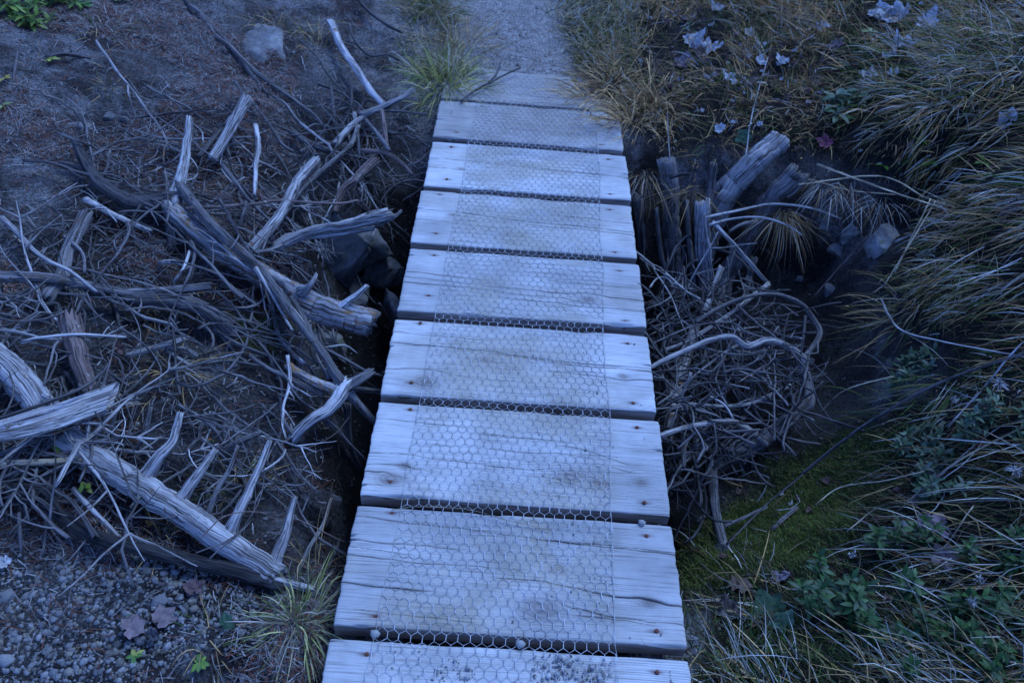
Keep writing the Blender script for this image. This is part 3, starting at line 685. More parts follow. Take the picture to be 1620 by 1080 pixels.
# split slab and neighbours
def slab(name, label, pts, wid, thk, mat):
    W = np.array([hit(u, v, h) for u, v, h in pts]); P = catmull(W, 30); n = len(P); d = np.gradient(P, axis=0); d /= np.linalg.norm(d, axis=1)[:, None]
    sd_ = np.cross(d, [0, 0, 1.0]); sd_ /= np.linalg.norm(sd_, axis=1)[:, None]; up = np.cross(sd_, d)
    sc = np.linalg.norm(P - CAM_P, axis=1) / FPX; V = []; G = []; s = np.linspace(0, 1, n)
    prof = [(-1, -.3), (-.8, .5), (-.3, .9), (.2, 1), (.7, .8), (1, .1), (.8, -.6), (0, -.9), (-.7, -.7)]; m_ = len(prof)
    for i in range(n):
        for k, (a, b) in enumerate(prof):
            q = P[i] + sd_[i] * a * wid * sc[i] / 2 * (.62 + .38 * min(1, s[i] * 2.2)) + up[i] * b * thk * sc[i] / 2
            q = q + d[i] * ((.5 - a * .5) * .06 if i == n - 1 else 0) + up[i] * .003 * (vnoise(np.array(s[i] * 9), np.array(k * 3.1), 4) - .5)
            V.append(q); G.append((s[i] * .3, a * wid * sc[i] / 2, b * .02))
    i, j = np.meshgrid(np.arange(n - 1), np.arange(m_), indexing='ij'); j2 = (j + 1) % m_
    F = np.stack([i * m_ + j, i * m_ + j2, (i + 1) * m_ + j2, (i + 1) * m_ + j], -1).reshape(-1, 4); k = len(V)
    V += [P[0], P[-1]]; G += [G[0], G[-1]]; jj = np.arange(m_); j3 = (jj + 1) % m_
    T = np.vstack([np.stack([np.full(m_, k), j3, jj], -1), np.stack([np.full(m_, k + 1), (n - 1) * m_ + jj, (n - 1) * m_ + j3], -1)])
    o = link(name, mesh_np(name, np.array(V), F, T, {'grain': ('FLOAT_VECTOR', np.array(G))}, [WOODS[mat]], False)); return tag(o, label, 'wood')
slab('split_wood', 'wide split slab of pale wood lying across the fallen log at the left edge', [(-40, 690, .13), (40, 672, .14), (100, 655, .14), (158, 634, .14)], 46, 22, 'p')
stick('dead_log', 'short thick upright log piece with flaking bark left of the bare patch of soil', 'log', 'r', [(112, 512, .06), (124, 565, .06), (142, 618, .05)], 40, 27)
stick('dead_log', 'stubby tilted log with one pale end behind the curved branch at the left', 'log', 'g', [(134, 344, .07), (108, 398, .06), (96, 440, .05), (74, 472, .04)], 24, 24)
stick('dead_branch', 'thick grey branch running in from the left edge across the stubby tilted log', B_, 'g', [(-30, 438, .07), (70, 440, .08), (130, 450, .07), (195, 463, .06), (262, 460, .06), (332, 453, .06)], 20, 14)
stick('dead_branch', 'smooth thick dark branch curving down below the long grey branch', B_, 'd', [(150, 458, .04), (225, 474, .04), (298, 480, .04), (340, 502, .03), (372, 530, .01)], 25, 30)
stick('dead_branch', 'slim bleached branch with one dark band at the left edge', B_, 'p', [(4, 345, .05), (25, 365, .06), (55, 398, .08), (80, 415, .10), (112, 430, .11), (152, 462, .10)], 9, 7)
stick('dead_branch', 'pale stick lying beneath the bark-covered arm of the thick broken log', S_, 'p', [(136, 316, .04), (175, 338, .04), (205, 352, .04), (238, 366, .03)], 11, 10)
stick('dead_branch', 'stout pale branch leaning up to the right from the middle of the thick broken log', B_, 'p', [(394, 398, .11), (440, 344, .14), (470, 288, .17), (499, 255, .18)], 22, 17)
stick('dead_branch', 'thinner branch leaning beside the stout pale one', B_, 'g', [(440, 352, .10), (476, 300, .14), (512, 268, .16), (556, 230, .16)], 12, 8)
stick('split_branch', 'short thick split branch standing in the upper part of the pile', B_, 'p', [(336, 253, .05), (364, 205, .10), (391, 156, .15)], 18, 20, jag=.4)
stick('dead_branch', 'dark hooked branch behind the short thick split branch', B_, 'd', [(314, 248, .04), (340, 216, .06), (366, 186, .08), (383, 150, .09), (372, 130, .08)], 9, 6)
branched('exposed_root', 'twisted grey root winding down from the top edge at the left', 'root', 'g',
  ([(294, -20, .01), (298, 5, .01), (322, 26, .01), (340, 55, .01), (366, 76, .01), (402, 112, .01), (440, 140, .01), (470, 163, .02), (496, 182, .03), (512, 202, .04)], 9, 7),
  [([(318, 28, .01), (350, 58, .005), (382, 96, .005), (402, 124, .005), (425, 150, .01)], 9, 7, 'd')], part='stem')
stick('dead_branch', 'straight pale pole at the upper left pointing down at the brushwood', B_, 'p', [(524, 38, .05), (540, 74, .06), (566, 112, .07), (590, 148, .08), (606, 165, .08)], 14, 12)
stick('dead_branch', 'pale curved stick ending near the grass beside the far end of the bridge', S_, 'p', [(570, 182, .08), (607, 169, .09), (633, 156, .10), (653, 143, .10)], 13, 10)
stick('dead_branch', 'short pale stick forking below the pale pole', S_, 'p', [(530, 229, .08), (555, 200, .09), (578, 182, .08)], 14, 8)
stick('dead_branch', 'thick curved branch lying level in the upper brushwood', B_, 'g', [(460, 208, .05), (488, 226, .06), (520, 237, .06), (548, 229, .06)], 14, 11)
stick('dead_branch', 'thin crooked branch near the top edge left of the path', B_, 'd', [(563, -5, .03), (584, 19, .03), (613, 40, .03), (636, 52, .02)], 7, 4)
stick('dead_branch', 'wavy dark branch running along the soil below the thin crooked one', B_, 'd', [(552, 38, .02), (562, 66, .02), (585, 88, .02), (612, 86, .02), (632, 95, .02)], 5, 5)
stick('dead_branch', 'long straight reddish stick lying level across the pile', S_, 'r', [(298, 330, .13), (350, 327, .14), (405, 323, .15), (440, 318, .15), (530, 322, .04, 0), (566, 317, .02, 0)], 7, 5)
branched('weathered_stump', 'splintered weathered wood piece jutting out over the gully towards the bridge', 'wood', 'p',
  ([(436, 390, .00, 0), (490, 366, .02, 0), (545, 356, .02, 0), (612, 340, .03, 0)], 20, 24), [([(596, 356, .0, 0), (620, 346, .02, 0), (634, 334, .03, 0)], 9, 6, 'd'), ([(480, 374, .0, 0), (520, 372, -.01, 0), (590, 362, -.01, 0)], 12, 8, 'p')], part='stem', rough=.35, jag=1.6)
stick('dead_branch', 'reddish thick branch leaning over the gully near the bridge', B_, 'r', [(592, 255, .02, 0), (562, 285, .0, 0), (542, 302, -.02, 0), (530, 336, -.05, 0)], 20, 13)
for pts, d0, d1, mt, lab in [
 ([(560, 180, .08), (566, 214, .09), (568, 247, .08)], 9, 5, 'p', 'pale upright stick in the tangle left of the fourth far plank'),
 ([(500, 278, .12), (530, 254, .12), (555, 229, .12), (567, 200, .11)], 11, 8, 'p', 'long pale stick rising through the upper tangle to the right'),
 ([(578, 190, .08), (602, 218, .06, 0), (616, 238, .05, 0)], 9, 7, 'g', 'grey stick slanting down to the right in the upper tangle'),
 ([(604, 176, .06, 0), (609, 208, .05, 0), (613, 240, .03, 0)], 9, 7, 'r', 'reddish upright stick in the tangle beside the bridge'),
 ([(552, 122, .05), (556, 155, .06), (549, 182, .07), (534, 207, .07)], 6, 5, 'd', 'thin bowed stick crossing under the pale pole'),
 ([(524, 138, .05), (529, 180, .06), (535, 206, .06)], 6, 4, 'd', 'thin dark upright stick left of the bowed one'),
 ([(572, 238, .03, 0), (608, 242, .03, 0), (632, 255, .02, 0), (652, 276, .0, 0)], 9, 7, 'r', 'stick with a reddish tip pointing at the bridge edge'),
 ([(580, 179, .05), (622, 176, .02, 0), (676, 181, .01, 0)], 6, 4, 'd', 'long dark level twig reaching the far planks'),
 ([(644, 263, -.02, 0), (664, 254, -.02, 0), (680, 239, -.02, 0)], 5, 3, 'd', 'bent twig touching the bridge edge at the far left'),
 ([(615, 212, .01, 0), (650, 213, .0, 0), (680, 234, .0, 0)], 5, 3, 'd', 'arched dark twig beside the far left planks'),
 ([(398, 160, .05), (426, 197, .08), (444, 226, .09), (463, 240, .09)], 7, 6, 'g', 'slim straight stick sloping through the upper middle of the pile'),
 ([(432, 152, .03), (452, 166, .04), (470, 190, .05), (488, 206, .05)], 6, 5, 'g', 'short slim stick beside the twisted root'),
 ([(404, 200, .08), (409, 230, .10), (405, 262, .11), (403, 310, .10)], 10, 8, 'p', 'pale upright stick left of the long curved branch'),
 ([(352, 262, .10), (372, 288, .11), (392, 315, .11), (430, 352, .10)], 9, 6, 'g', 'grey stick sloping across the middle of the pile'),
 ([(390, 320, .10), (382, 350, .10), (372, 374, .08)], 9, 6, 'd', 'short dark stick standing above the thick broken log'),
 ([(336, 520, .02), (372, 542, .03), (411, 558, .03), (455, 576, .02)], 9, 6, 'g', 'grey branch lying below the smooth curved branch'),
 ([(322, 576, .02), (362, 571, .02), (414, 579, .02)], 8, 5, 'd', 'dark level twig at the edge of the bare soil patch'),
 ([(338, 488, .05), (374, 490, .05), (420, 496, .04)], 6, 4, 'g', 'thin level twig above the moss patch'),
 ([(355, 478, .06), (396, 514, .04), (440, 551, .02)], 8, 6, 'd', 'dark straight stick crossing the moss patch'),
 ([(408, 420, .08), (428, 470, .05), (440, 530, .02), (455, 552, .01), (481, 575, -.02, 0)], 9, 8, 'p', 'long pale bent stick running down past the moss patch'),
 ([(202, 563, .02), (246, 550, .03), (296, 535, .03)], 12, 10, 'p', 'clean bleached stick lying on the bare soil patch'),
 ([(258, 553, .01), (282, 567, .015), (304, 580, .015)], 9, 7, 'p', 'shorter bleached stick below the clean one'),
 ([(264, 551, .01), (290, 551, .02), (312, 562, .02)], 7, 9, 'p', 'bleached stick bent at its end beside the straw tuft'),
 ([(36, 541, .09), (65, 534, .10), (124, 529, .11), (198, 533, .08)], 7, 5, 'p', 'long thin bleached stick lying across the upright log piece'),
 ([(-20, 734, .07), (64, 731, .07), (129, 727, .07)], 14, 12, 'y', 'fresh yellowish broken stick at the left edge under the split slab'),
 ([(-10, 664, .17), (47, 646, .18), (104, 625, .18), (140, 607, .16), (162, 588, .13)], 8, 6, 'd', 'thin dark stick lying over the split slab'),
 ([(202, 724, .02), (228, 690, .08), (239, 643, .12)], 10, 8, 'g', 'curved grey stick standing up behind the fallen log'),
 ([(156, 700, .02), (176, 677, .05), (182, 656, .07), (190, 640, .08)], 8, 6, 'g', 'short curved stick left of the standing grey one'),
 ([(284, 641, .06), (318, 661, .07), (342, 682, .05), (352, 704, .02)], 8, 7, 'g', 'arched stick above the row of upright branches'),
 ([(350, 715, .04), (376, 700, .06), (410, 685, .07)], 16, 11, 'g', 'short thick stick propped behind the row of upright branches'),
 ([(55, 445, .06), (45, 476, .05), (8, 503, .04)], 9, 8, 'g', 'drooping grey branch end at the left edge'),
 ([(-10, 560, .05), (25, 518, .07), (60, 495, .08), (80, 498, .07)], 7, 5, 'g', 'long bowed twig at the left edge above the fallen log'),
 ([(95, 500, .05), (92, 480, .06), (70, 482, .06), (62, 490, .05)], 7, 5, 'd', 'hooked dark twig above the upright log piece'),
 ([(102, 375, .08), (130, 400, .10), (134, 432, .09)], 7, 6, 'g', 'bowed grey twig hanging off the stubby tilted log'),
 ([(300, 398, .10), (290, 425, .10), (276, 445, .09)], 6, 5, 'p', 'thin pale crooked twig beside the rotten middle of the thick log'),
 ([(350, 440, .08), (375, 460, .08), (410, 485, .06)], 6, 5, 'g', 'slim grey stick below the thick broken log'),
 ([(208, 372, .05), (230, 384, .05), (262, 382, .05)], 7, 6, 'd', 'dark short stick lying in the needle litter'),
 ([(253, 416, .03), (275, 414, .04), (300, 424, .04)], 9, 7, 'p', 'pale pointed chip of wood in the middle of the litter'),
 ([(20, 395, .04), (60, 372, .03), (75, 352, .03)], 5, 4, 'd', 'thin dark twig on the bare slope at the left edge'),
 ([(75, 92, .01), (100, 86, .02), (142, 92, .02)], 8, 6, 'd', 'dark short root end under the seedling at the upper left'),
 ([(168, 92, .01), (196, 118, .01), (220, 150, .01), (245, 182, .01)], 4, 3, 'd', 'very thin root running down the bare slope'),
 ([(20, 128, .0), (24, 108, .02), (28, 82, .04)], 5, 4, 'd', 'small dark upright twig near the left edge at the top'),
 ([(392, 772, .02), (350, 760, .03), (322, 750, .03)], 6, 5, 'g', 'grey twig lying behind the upright branches'),
 ([(118, 775, .05), (140, 800, .05), (190, 852, .03)], 10, 9, 'p', 'pale straight stick crossing the blackened branch'),
 ([(30, 812, .06), (32, 842, .04), (34, 872, .01)], 7, 5, 'd', 'small dark upright stick in front of the blackened branch'),
 ([(600, 480, -.1, 0), (612, 500, -.2, 0), (626, 520, -.3, 0)], 5, 4, 'd', 'dark twig hanging down into the gully beside the planks'),
]: stick('dead_branch' if d0 > 8.5 else 'twig', lab, B_ if d0 > 8.5 else 'twig', mt, pts, d0, d1)
branched('dead_shrub', 'star-shaped dead root crown beside the bridge with arms pointing all ways', 'dead shrub', 'p',
  ([(546, 612, .0, 0), (522, 646, -.01, 0), (492, 665, -.02, 0), (464, 694, -.06, 0)], 32, 24),
  [([(540, 606, .01, 0), (515, 565, .03, 0), (493, 532, .04, 0), (478, 502, .05, 0), (462, 470, .06, 0)], 20, 10, 'g'),
   ([(546, 612, .0, 0), (566, 602, .01, 0), (586, 588, .01, 0)], 24, 16, 'g'),
   ([(550, 616, -.02, 0), (580, 617, -.06, 0), (612, 621, -.09, 0)], 13, 10, 'd'),
   ([(552, 622, -.03, 0), (575, 648, -.07, 0), (598, 672, -.12, 0)], 18, 13, 'g'),
   ([(536, 617, .0, 0), (497, 603, .0, 0), (455, 579, .0, 0)], 20, 15, 'o'),
   ([(510, 624, -.02, 0), (457, 598, .0, 0), (424, 582, .0, 0), (396, 563, .0, 0)], 11, 9, 'g'),
   ([(504, 546, .0, 0), (546, 568, -.02, 0), (580, 587, -.03, 0), (607, 595, -.05, 0)], 8, 4, 'd'),
   ([(515, 550, -.02, 0), (545, 546, -.02, 0), (564, 558, -.04, 0)], 4, 3, 'p'),
   ([(466, 690, -.05, 0), (450, 668, -.01, 0), (445, 655, .01, 0)], 9, 5, 'p'),
   ([(470, 688, -.06, 0), (452, 702, -.08, 0), (437, 712, -.09, 0)], 8, 5, 'd'),
   ([(549, 640, -.1, 0), (554, 700, -.2, 0), (570, 742, -.28, 0)], 14, 9, 'd'),
   ([(515, 668, -.06, 0), (540, 690, -.12, 0), (554, 712, -.18, 0)], 6, 4, 'd'),
   ([(520, 600, .0, 0), (500, 560, -.02, 0), (490, 520, -.02, 0)], 7, 5, 'g'),
   ([(525, 600, .0, 0), (512, 558, -.01, 0), (500, 515, -.01, 0)], 6, 4, 'd')], part='stem', rough=.3)

# right of the bridge: stakes and the dead shrub in the gully
branched('wooden_stake', 'dark upright log stake with a pale cut top closest to the bridge on the right', 'stake', 'g',
  ([(1053, 253, .0, 0), (1060, 292, -.10, 0), (1061, 335, -.22, 0), (1064, 400, -.38, 0), (1070, 490, -.58, 0)], 36, 30), [([(1062, 280, -.02, 0), (1080, 276, .0, 0), (1092, 276, .01, 0)], 8, 6, 'd')], jag=.15)
stick('wooden_stake', 'slim peeling stake with pale splintered lower half, second from the bridge', 'stake', 'p', [(1112, 325, -.06, 0), (1112, 380, -.20, 0), (1115, 420, -.30, 0), (1118, 484, -.44, 0)], 29, 27, rough=.3)
for pts, a, b, mt, lab in [
 ([(1038, 330, -.1, 0), (1046, 400, -.25, 0), (1064, 480, -.42, 0)], 9, 10, 'd', 'grey limb standing close to the planks left of the nearest stake'),
 ([(1086, 318, -.1, 0), (1092, 390, -.26, 0), (1100, 480, -.42, 0)], 9, 12, 'g', 'thin limb standing between the nearest stake and the slim one'),
 ([(1160, 392, -.2, 0), (1144, 450, -.3, 0), (1130, 530, -.38, 0)], 14, 13, 'g', 'slim grey limb running down below the leaning logs'),
 ([(1192, 410, -.24, 0), (1178, 470, -.3, 0), (1160, 560, -.36, 0)], 13, 12, 'd', 'dark limb running down right of the slim grey one'),
 ([(1140, 425, -.22, 0), (1110, 500, -.28, 0), (1066, 575, -.3, 0)], 12, 8, 'p', 'bleached limb slanting down towards the plank ends'),
 ([(1215, 450, -.26, 0), (1150, 500, -.24, 0), (1085, 540, -.22, 0), (1045, 556, -.2, 0)], 10, 6, 'p', 'bleached limb crossing the top of the tangle'),
 ([(1250, 610, -.3, 0), (1180, 640, -.26, 0), (1100, 640, -.2, 0), (1052, 632, -.16, 0)], 9, 6, 'p', 'bleached limb crossing the middle of the tangle'),
 ([(1060, 760, -.3, 0), (1082, 725, -.25, 0), (1110, 700, -.24, 0), (1150, 690, -.26, 0)], 8, 6, 'g', 'short limb low in the tangle near the planks')]: stick('dead_limb', lab, 'branch', mt, pts, a, b)
stick('wooden_stake', 'thin dark stick standing in the grass behind the slim peeling stake', 'stake', 'd', [(1127, 262, .02, 0), (1124, 300, -.08, 0), (1116, 340, -.15, 0)], 15, 18)
stick('dead_log', 'thick pale log leaning out of the grass at the upper right', 'log', 'p', [(1232, 224, .06, 0), (1185, 266, -.02, 0), (1150, 306, -.12, 0), (1128, 352, -.25, 0), (1112, 410, -.4, 0)], 47, 42, jag=.15)
branched('dead_log', 'grey peeling log leaning into the gully below the thick pale one', 'log', 'g',
  ([(1256, 276, .0, 0), (1226, 308, -.08, 0), (1198, 356, -.22, 0), (1174, 396, -.33, 0), (1146, 440, -.42, 0), (1122, 510, -.5, 0)], 37, 33), [([(1195, 350, -.16, 0), (1172, 356, -.16, 0), (1155, 366, -.18, 0)], 10, 6, 'g')], rough=.25)
stick('dead_log', 'rough weathered post end hard against the right edge of the planks', 'log', 'g', [(1008, 315, -.08, 0), (1012, 350, -.2, 0), (1016, 392, -.34, 0)], 20, 18, rough=.4)
stick('dead_log', 'brown stripped log leaning under the tangle beside the bridge', 'log', 'o', [(1098, 520, -.33, 0), (1086, 562, -.32, 0), (1072, 606, -.30, 0), (1063, 655, -.28, 0), (1054, 700, -.28, 0)], 24, 22)
branched('dead_shrub', 'tangled bleached dead shrub lying in the gully on the right of the bridge', 'dead shrub', 'g',
  ([(1132, 738, -.40, 0), (1161, 722, -.38, 0), (1195, 706, -.36, 0), (1230, 678, -.34, 0), (1262, 651, -.32, 0), (1279, 632, -.30, 0), (1275, 600, -.28, 0), (1268, 572, -.26, 0)], 27, 21),
  [([(1272, 590, -.26, 0), (1266, 562, -.22, 0), (1229, 541, -.19, 0), (1206, 540, -.17, 0), (1182, 548, -.16, 0), (1158, 533, -.15, 0), (1124, 538, -.13, 0), (1089, 552, -.11, 0), (1058, 566, -.09, 0), (1028, 582, -.08, 0)], 15, 9, 'p'),
   ([(1210, 700, -.34, 0), (1172, 673, -.24, 0), (1150, 667, -.20, 0), (1097, 673, -.14, 0), (1044, 689, -.10, 0)], 15, 10, 'p'),
   ([(1268, 572, -.28, 0), (1297, 530, -.28, 0), (1286, 503, -.27, 0), (1270, 483, -.26, 0), (1239, 468, -.24, 0), (1208, 465, -.22, 0), (1172, 472, -.20, 0), (1136, 487, -.20, 0), (1100, 510, -.20, 0)], 11, 6, 'g'),
   ([(1222, 538, -.2, 0), (1180, 525, -.18, 0), (1158, 511, -.16, 0), (1104, 514, -.14, 0), (1068, 527, -.12, 0), (1030, 544, -.10, 0)], 5, 3, 'g'),
   ([(1170, 545, -.2, 0), (1141, 561, -.18, 0), (1104, 590, -.16, 0), (1071, 617, -.14, 0), (1040, 640, -.12, 0)], 6, 4, 'g'),
   ([(1206, 668, -.33, 0), (1187, 639, -.28, 0), (1172, 621, -.24, 0), (1146, 608, -.2, 0), (1115, 605, -.18, 0), (1080, 614, -.16, 0)], 7, 3, 'd'),
   ([(1200, 550, -.2, 0), (1198, 568, -.2, 0), (1177, 580, -.2, 0), (1140, 588, -.22, 0), (1120, 600, -.22, 0)], 5, 3, 'g'),
   ([(1213, 548, -.2, 0), (1205, 566, -.2, 0), (1178, 580, -.22, 0), (1156, 603, -.24, 0)], 5, 3, 'd'),
   ([(1238, 648, -.32, 0), (1212, 626, -.26, 0), (1195, 602, -.22, 0), (1172, 602, -.2, 0)], 5, 3, 'd'),
   ([(1125, 628, -.2, 0), (1146, 640, -.2, 0), (1160, 662, -.22, 0)], 5, 4, 'p'),
   ([(1232, 642, -.30, 0), (1195, 630, -.26, 0), (1160, 641, -.22, 0)], 5, 3, 'g'),
   ([(1140, 560, -.16, 0), (1148, 600, -.22, 0), (1146, 640, -.26, 0)], 5, 4, 'd'),
   ([(1100, 648, -.2, 0), (1130, 656, -.22, 0), (1142, 664, -.24, 0)], 5, 3, 'p'),
   ([(1072, 710, -.18, 0), (1100, 684, -.18, 0), (1104, 680, -.18, 0)], 5, 4, 'g'),
   ([(1050, 720, -.16, 0), (1097, 716, -.2, 0), (1130, 730, -.26, 0)], 5, 4, 'd'),
   ([(1106, 683, -.2, 0), (1128, 696, -.24, 0), (1146, 728, -.3, 0)], 6, 4, 'd'),
   ([(1160, 555, -.22, 0), (1230, 560, -.25, 0), (1245, 553, -.25, 0)], 5, 3, 'g'),
   ([(1262, 500, -.27, 0), (1230, 480, -.26, 0), (1200, 495, -.26, 0), (1180, 500, -.26, 0)], 4, 3, 'd')], part='stem', rough=.25)
for pts, d0, d1, mt, lab in [
 ([(1128, 352, -.1, 0), (1154, 379, -.15, 0), (1186, 415, -.22, 0), (1214, 448, -.28, 0)], 9, 7, 'p', 'pale straight branch sloping from the stakes into the dead shrub'),
 ([(1116, 344, -.08, 0), (1160, 335, -.08, 0), (1211, 324, -.07, 0), (1248, 324, -.06, 0), (1289, 331, -.06, 0), (1330, 346, -.08, 0)], 6, 3, 'p', 'thin arching pale twig crossing the leaning logs, the upper of two'),
 ([(1122, 356, -.1, 0), (1160, 346, -.09, 0), (1204, 344, -.08, 0), (1245, 356, -.08, 0), (1268, 372, -.1, 0)], 5, 3, 'p', 'thin arching pale twig crossing the leaning logs, the lower of two'),
 ([(1062, 470, -.3, 0), (1075, 440, -.26, 0), (1090, 418, -.24, 0), (1104, 410, -.22, 0)], 5, 4, 'g', 'short arched twig between the two stakes'),
 ([(1028, 455, -.16, 0), (1040, 440, -.18, 0), (1055, 440, -.2, 0), (1066, 455, -.24, 0)], 4, 3, 'p', 'small hooked twig sticking out beside the plank ends'),
 ([(1095, 420, -.24, 0), (1112, 448, -.28, 0), (1140, 490, -.3, 0)], 5, 4, 'g', 'thin grey twig sloping past the foot of the slim stake'),
 ([(1128, 392, -.2, 0), (1164, 406, -.22, 0), (1186, 430, -.26, 0), (1196, 470, -.3, 0), (1230, 500, -.32, 0)], 6, 4, 'd', 'dark curved twig below the pale straight branch'),
 ([(1070, 380, -.2, 0), (1082, 400, -.25, 0), (1074, 430, -.3, 0), (1062, 470, -.36, 0)], 6, 5, 'd', 'dark bent twig leaning on the nearest stake'),
 ([(1128, 748, -.30, 0), (1130, 803, -.31, 0), (1143, 862, -.33, 0)], 19, 22, 'g', 'upright dark trunk with a mossy foot near the front of the gully'),
 ([(1146, 832, -.32, 0), (1178, 818, -.31, 0), (1212, 802, -.30, 0)], 9, 6, 'g', 'short grey stick lying on the moss beside the upright trunk'),
 ([(1220, 838, -.32, 0), (1240, 820, -.31, 0), (1260, 804, -.31, 0)], 10, 8, 'g', 'thicker short stick lying on the moss, right of the grey one'),
 ([(1268, 750, -.31, 0), (1340, 692, -.18, 0), (1420, 640, -.02, 0), (1506, 597, .10, 0), (1640, 552, .24, 0)], 6, 5, 'd', 'long dark blue-grey stalk leaning straight up the bank at the right'),
 ([(1150, 860, -.28, 0), (1210, 800, -.25, 0), (1270, 750, -.2, 0)], 4, 3, 'd', 'thin dark stalk end lying over the moss'),
]: stick('dead_branch' if d0 > 8.5 else 'twig', lab, B_ if d0 > 8.5 else 'twig', mt, pts, d0, d1)
branched('forked_twig', 'forked dark twig lying across the dusty far plank', 'twig', 'd', ([(730, 160, .008, 0), (752, 143, .010, 0), (775, 131, .010, 0), (800, 118, .014, 0), (822, 108, .02, 0)], 5, 3), [([(774, 131, .01, 0), (786, 116, .014, 0), (792, 100, .02, 0)], 4, 2)], part='stem')

# ------------------------------------------------------------------ loose twigs (copies of a few grown shapes)
def twig_variant(seed, L, r, mt):
    g = np.random.default_rng(seed); n = 16; th = 0; P = [np.zeros(3)]; kap = g.normal(0, 2.1 / L) * g.uniform(.1, 1)
    for i in range(n - 1):
        th += kap * L / n + g.normal(0, .10) + (g.random() < .10) * g.normal(0, .45); P.append(P[-1] + np.array([math.cos(th), math.sin(th), .35 * math.sin(i / n * 3.1) * g.uniform(-.2, 1)]) * L / n)
    P = np.array(P); A = Acc(); V, F, T, G = tube(P, np.linspace(r, r * .55, n), 6, seed, .2, .6, 1, r * .12); A.add(V, F, T, grain=G)
    for _ in range(g.integers(0, 4)):
        k = g.integers(3, n - 3); a = math.atan2(*(P[k + 1] - P[k])[1::-1]) + g.choice([-1, 1]) * g.uniform(.5, 1.1); l = L * g.uniform(.15, .4)
        Q = [P[k]]; 
        for i in range(6): a += g.normal(0, .12); Q.append(Q[-1] + np.array([math.cos(a), math.sin(a), g.uniform(-.1, .4)]) * l / 6)
        V, F, T, G = tube(np.array(Q), np.linspace(r * .6, r * .3, 7), 5, seed + 31, .2, .5); A.add(V, F, T, grain=G)
    me = A.mesh('twig', [WOODS[mt]]); return me, P[n // 2]
TV = [twig_variant(700 + k, L, r, mt) for k, (L, r, mt) in enumerate(
  [(rng.uniform(.16, .55), (rng.uniform(.0015, .0030) if k % 2 else rng.uniform(.0030, .0058)), 'gdgpgrdgdg'[k % 10]) for k in range(44)])]
def stiff_variant(seed, L, r, mt):
    g = np.random.default_rng(seed); n = 22; th = 0; P = [np.zeros(3)]; A = Acc()
    for i in range(n - 1): th += g.normal(0, .07) + (g.random() < .14) * g.normal(0, .35); P.append(P[-1] + np.array([math.cos(th), math.sin(th), g.normal(0, .08)]) * L / n)
    P = np.array(P); V, F, T, G = tube(P, np.linspace(r, r * .35, n), 8, seed, .22, 1.2, 1, r * .15); A.add(V, F, T, grain=G)
    for _ in range(g.integers(3, 7)):
        k = g.integers(2, n - 3); dk = P[k + 1] - P[k]; a = math.atan2(dk[1], dk[0]) + g.choice([-1, 1]) * g.uniform(.45, 1.0); l = L * g.uniform(.12, .38); Q = [P[k]]; e = g.uniform(-.25, .5)
        for i in range(8): a += g.normal(0, .10); Q.append(Q[-1] + np.array([math.cos(a), math.sin(a), e]) * l / 8)
        V, F, T, G = tube(np.array(Q), np.linspace(r * .6, r * .22, 9), 6, seed + 31, .2, 1.), None, None, None
        V, F, T, G = V; A.add(V, F, T, grain=G)
    return A.mesh('dead_limb', [WOODS[mt]]), P[n // 2]
TV_TWIG = TV; TV_STIFF = [stiff_variant(1300 + k, rng.uniform(.3, .75), rng.uniform(.0030, .0066), 'gpgdgpog'[k % 8]) for k in range(16)]
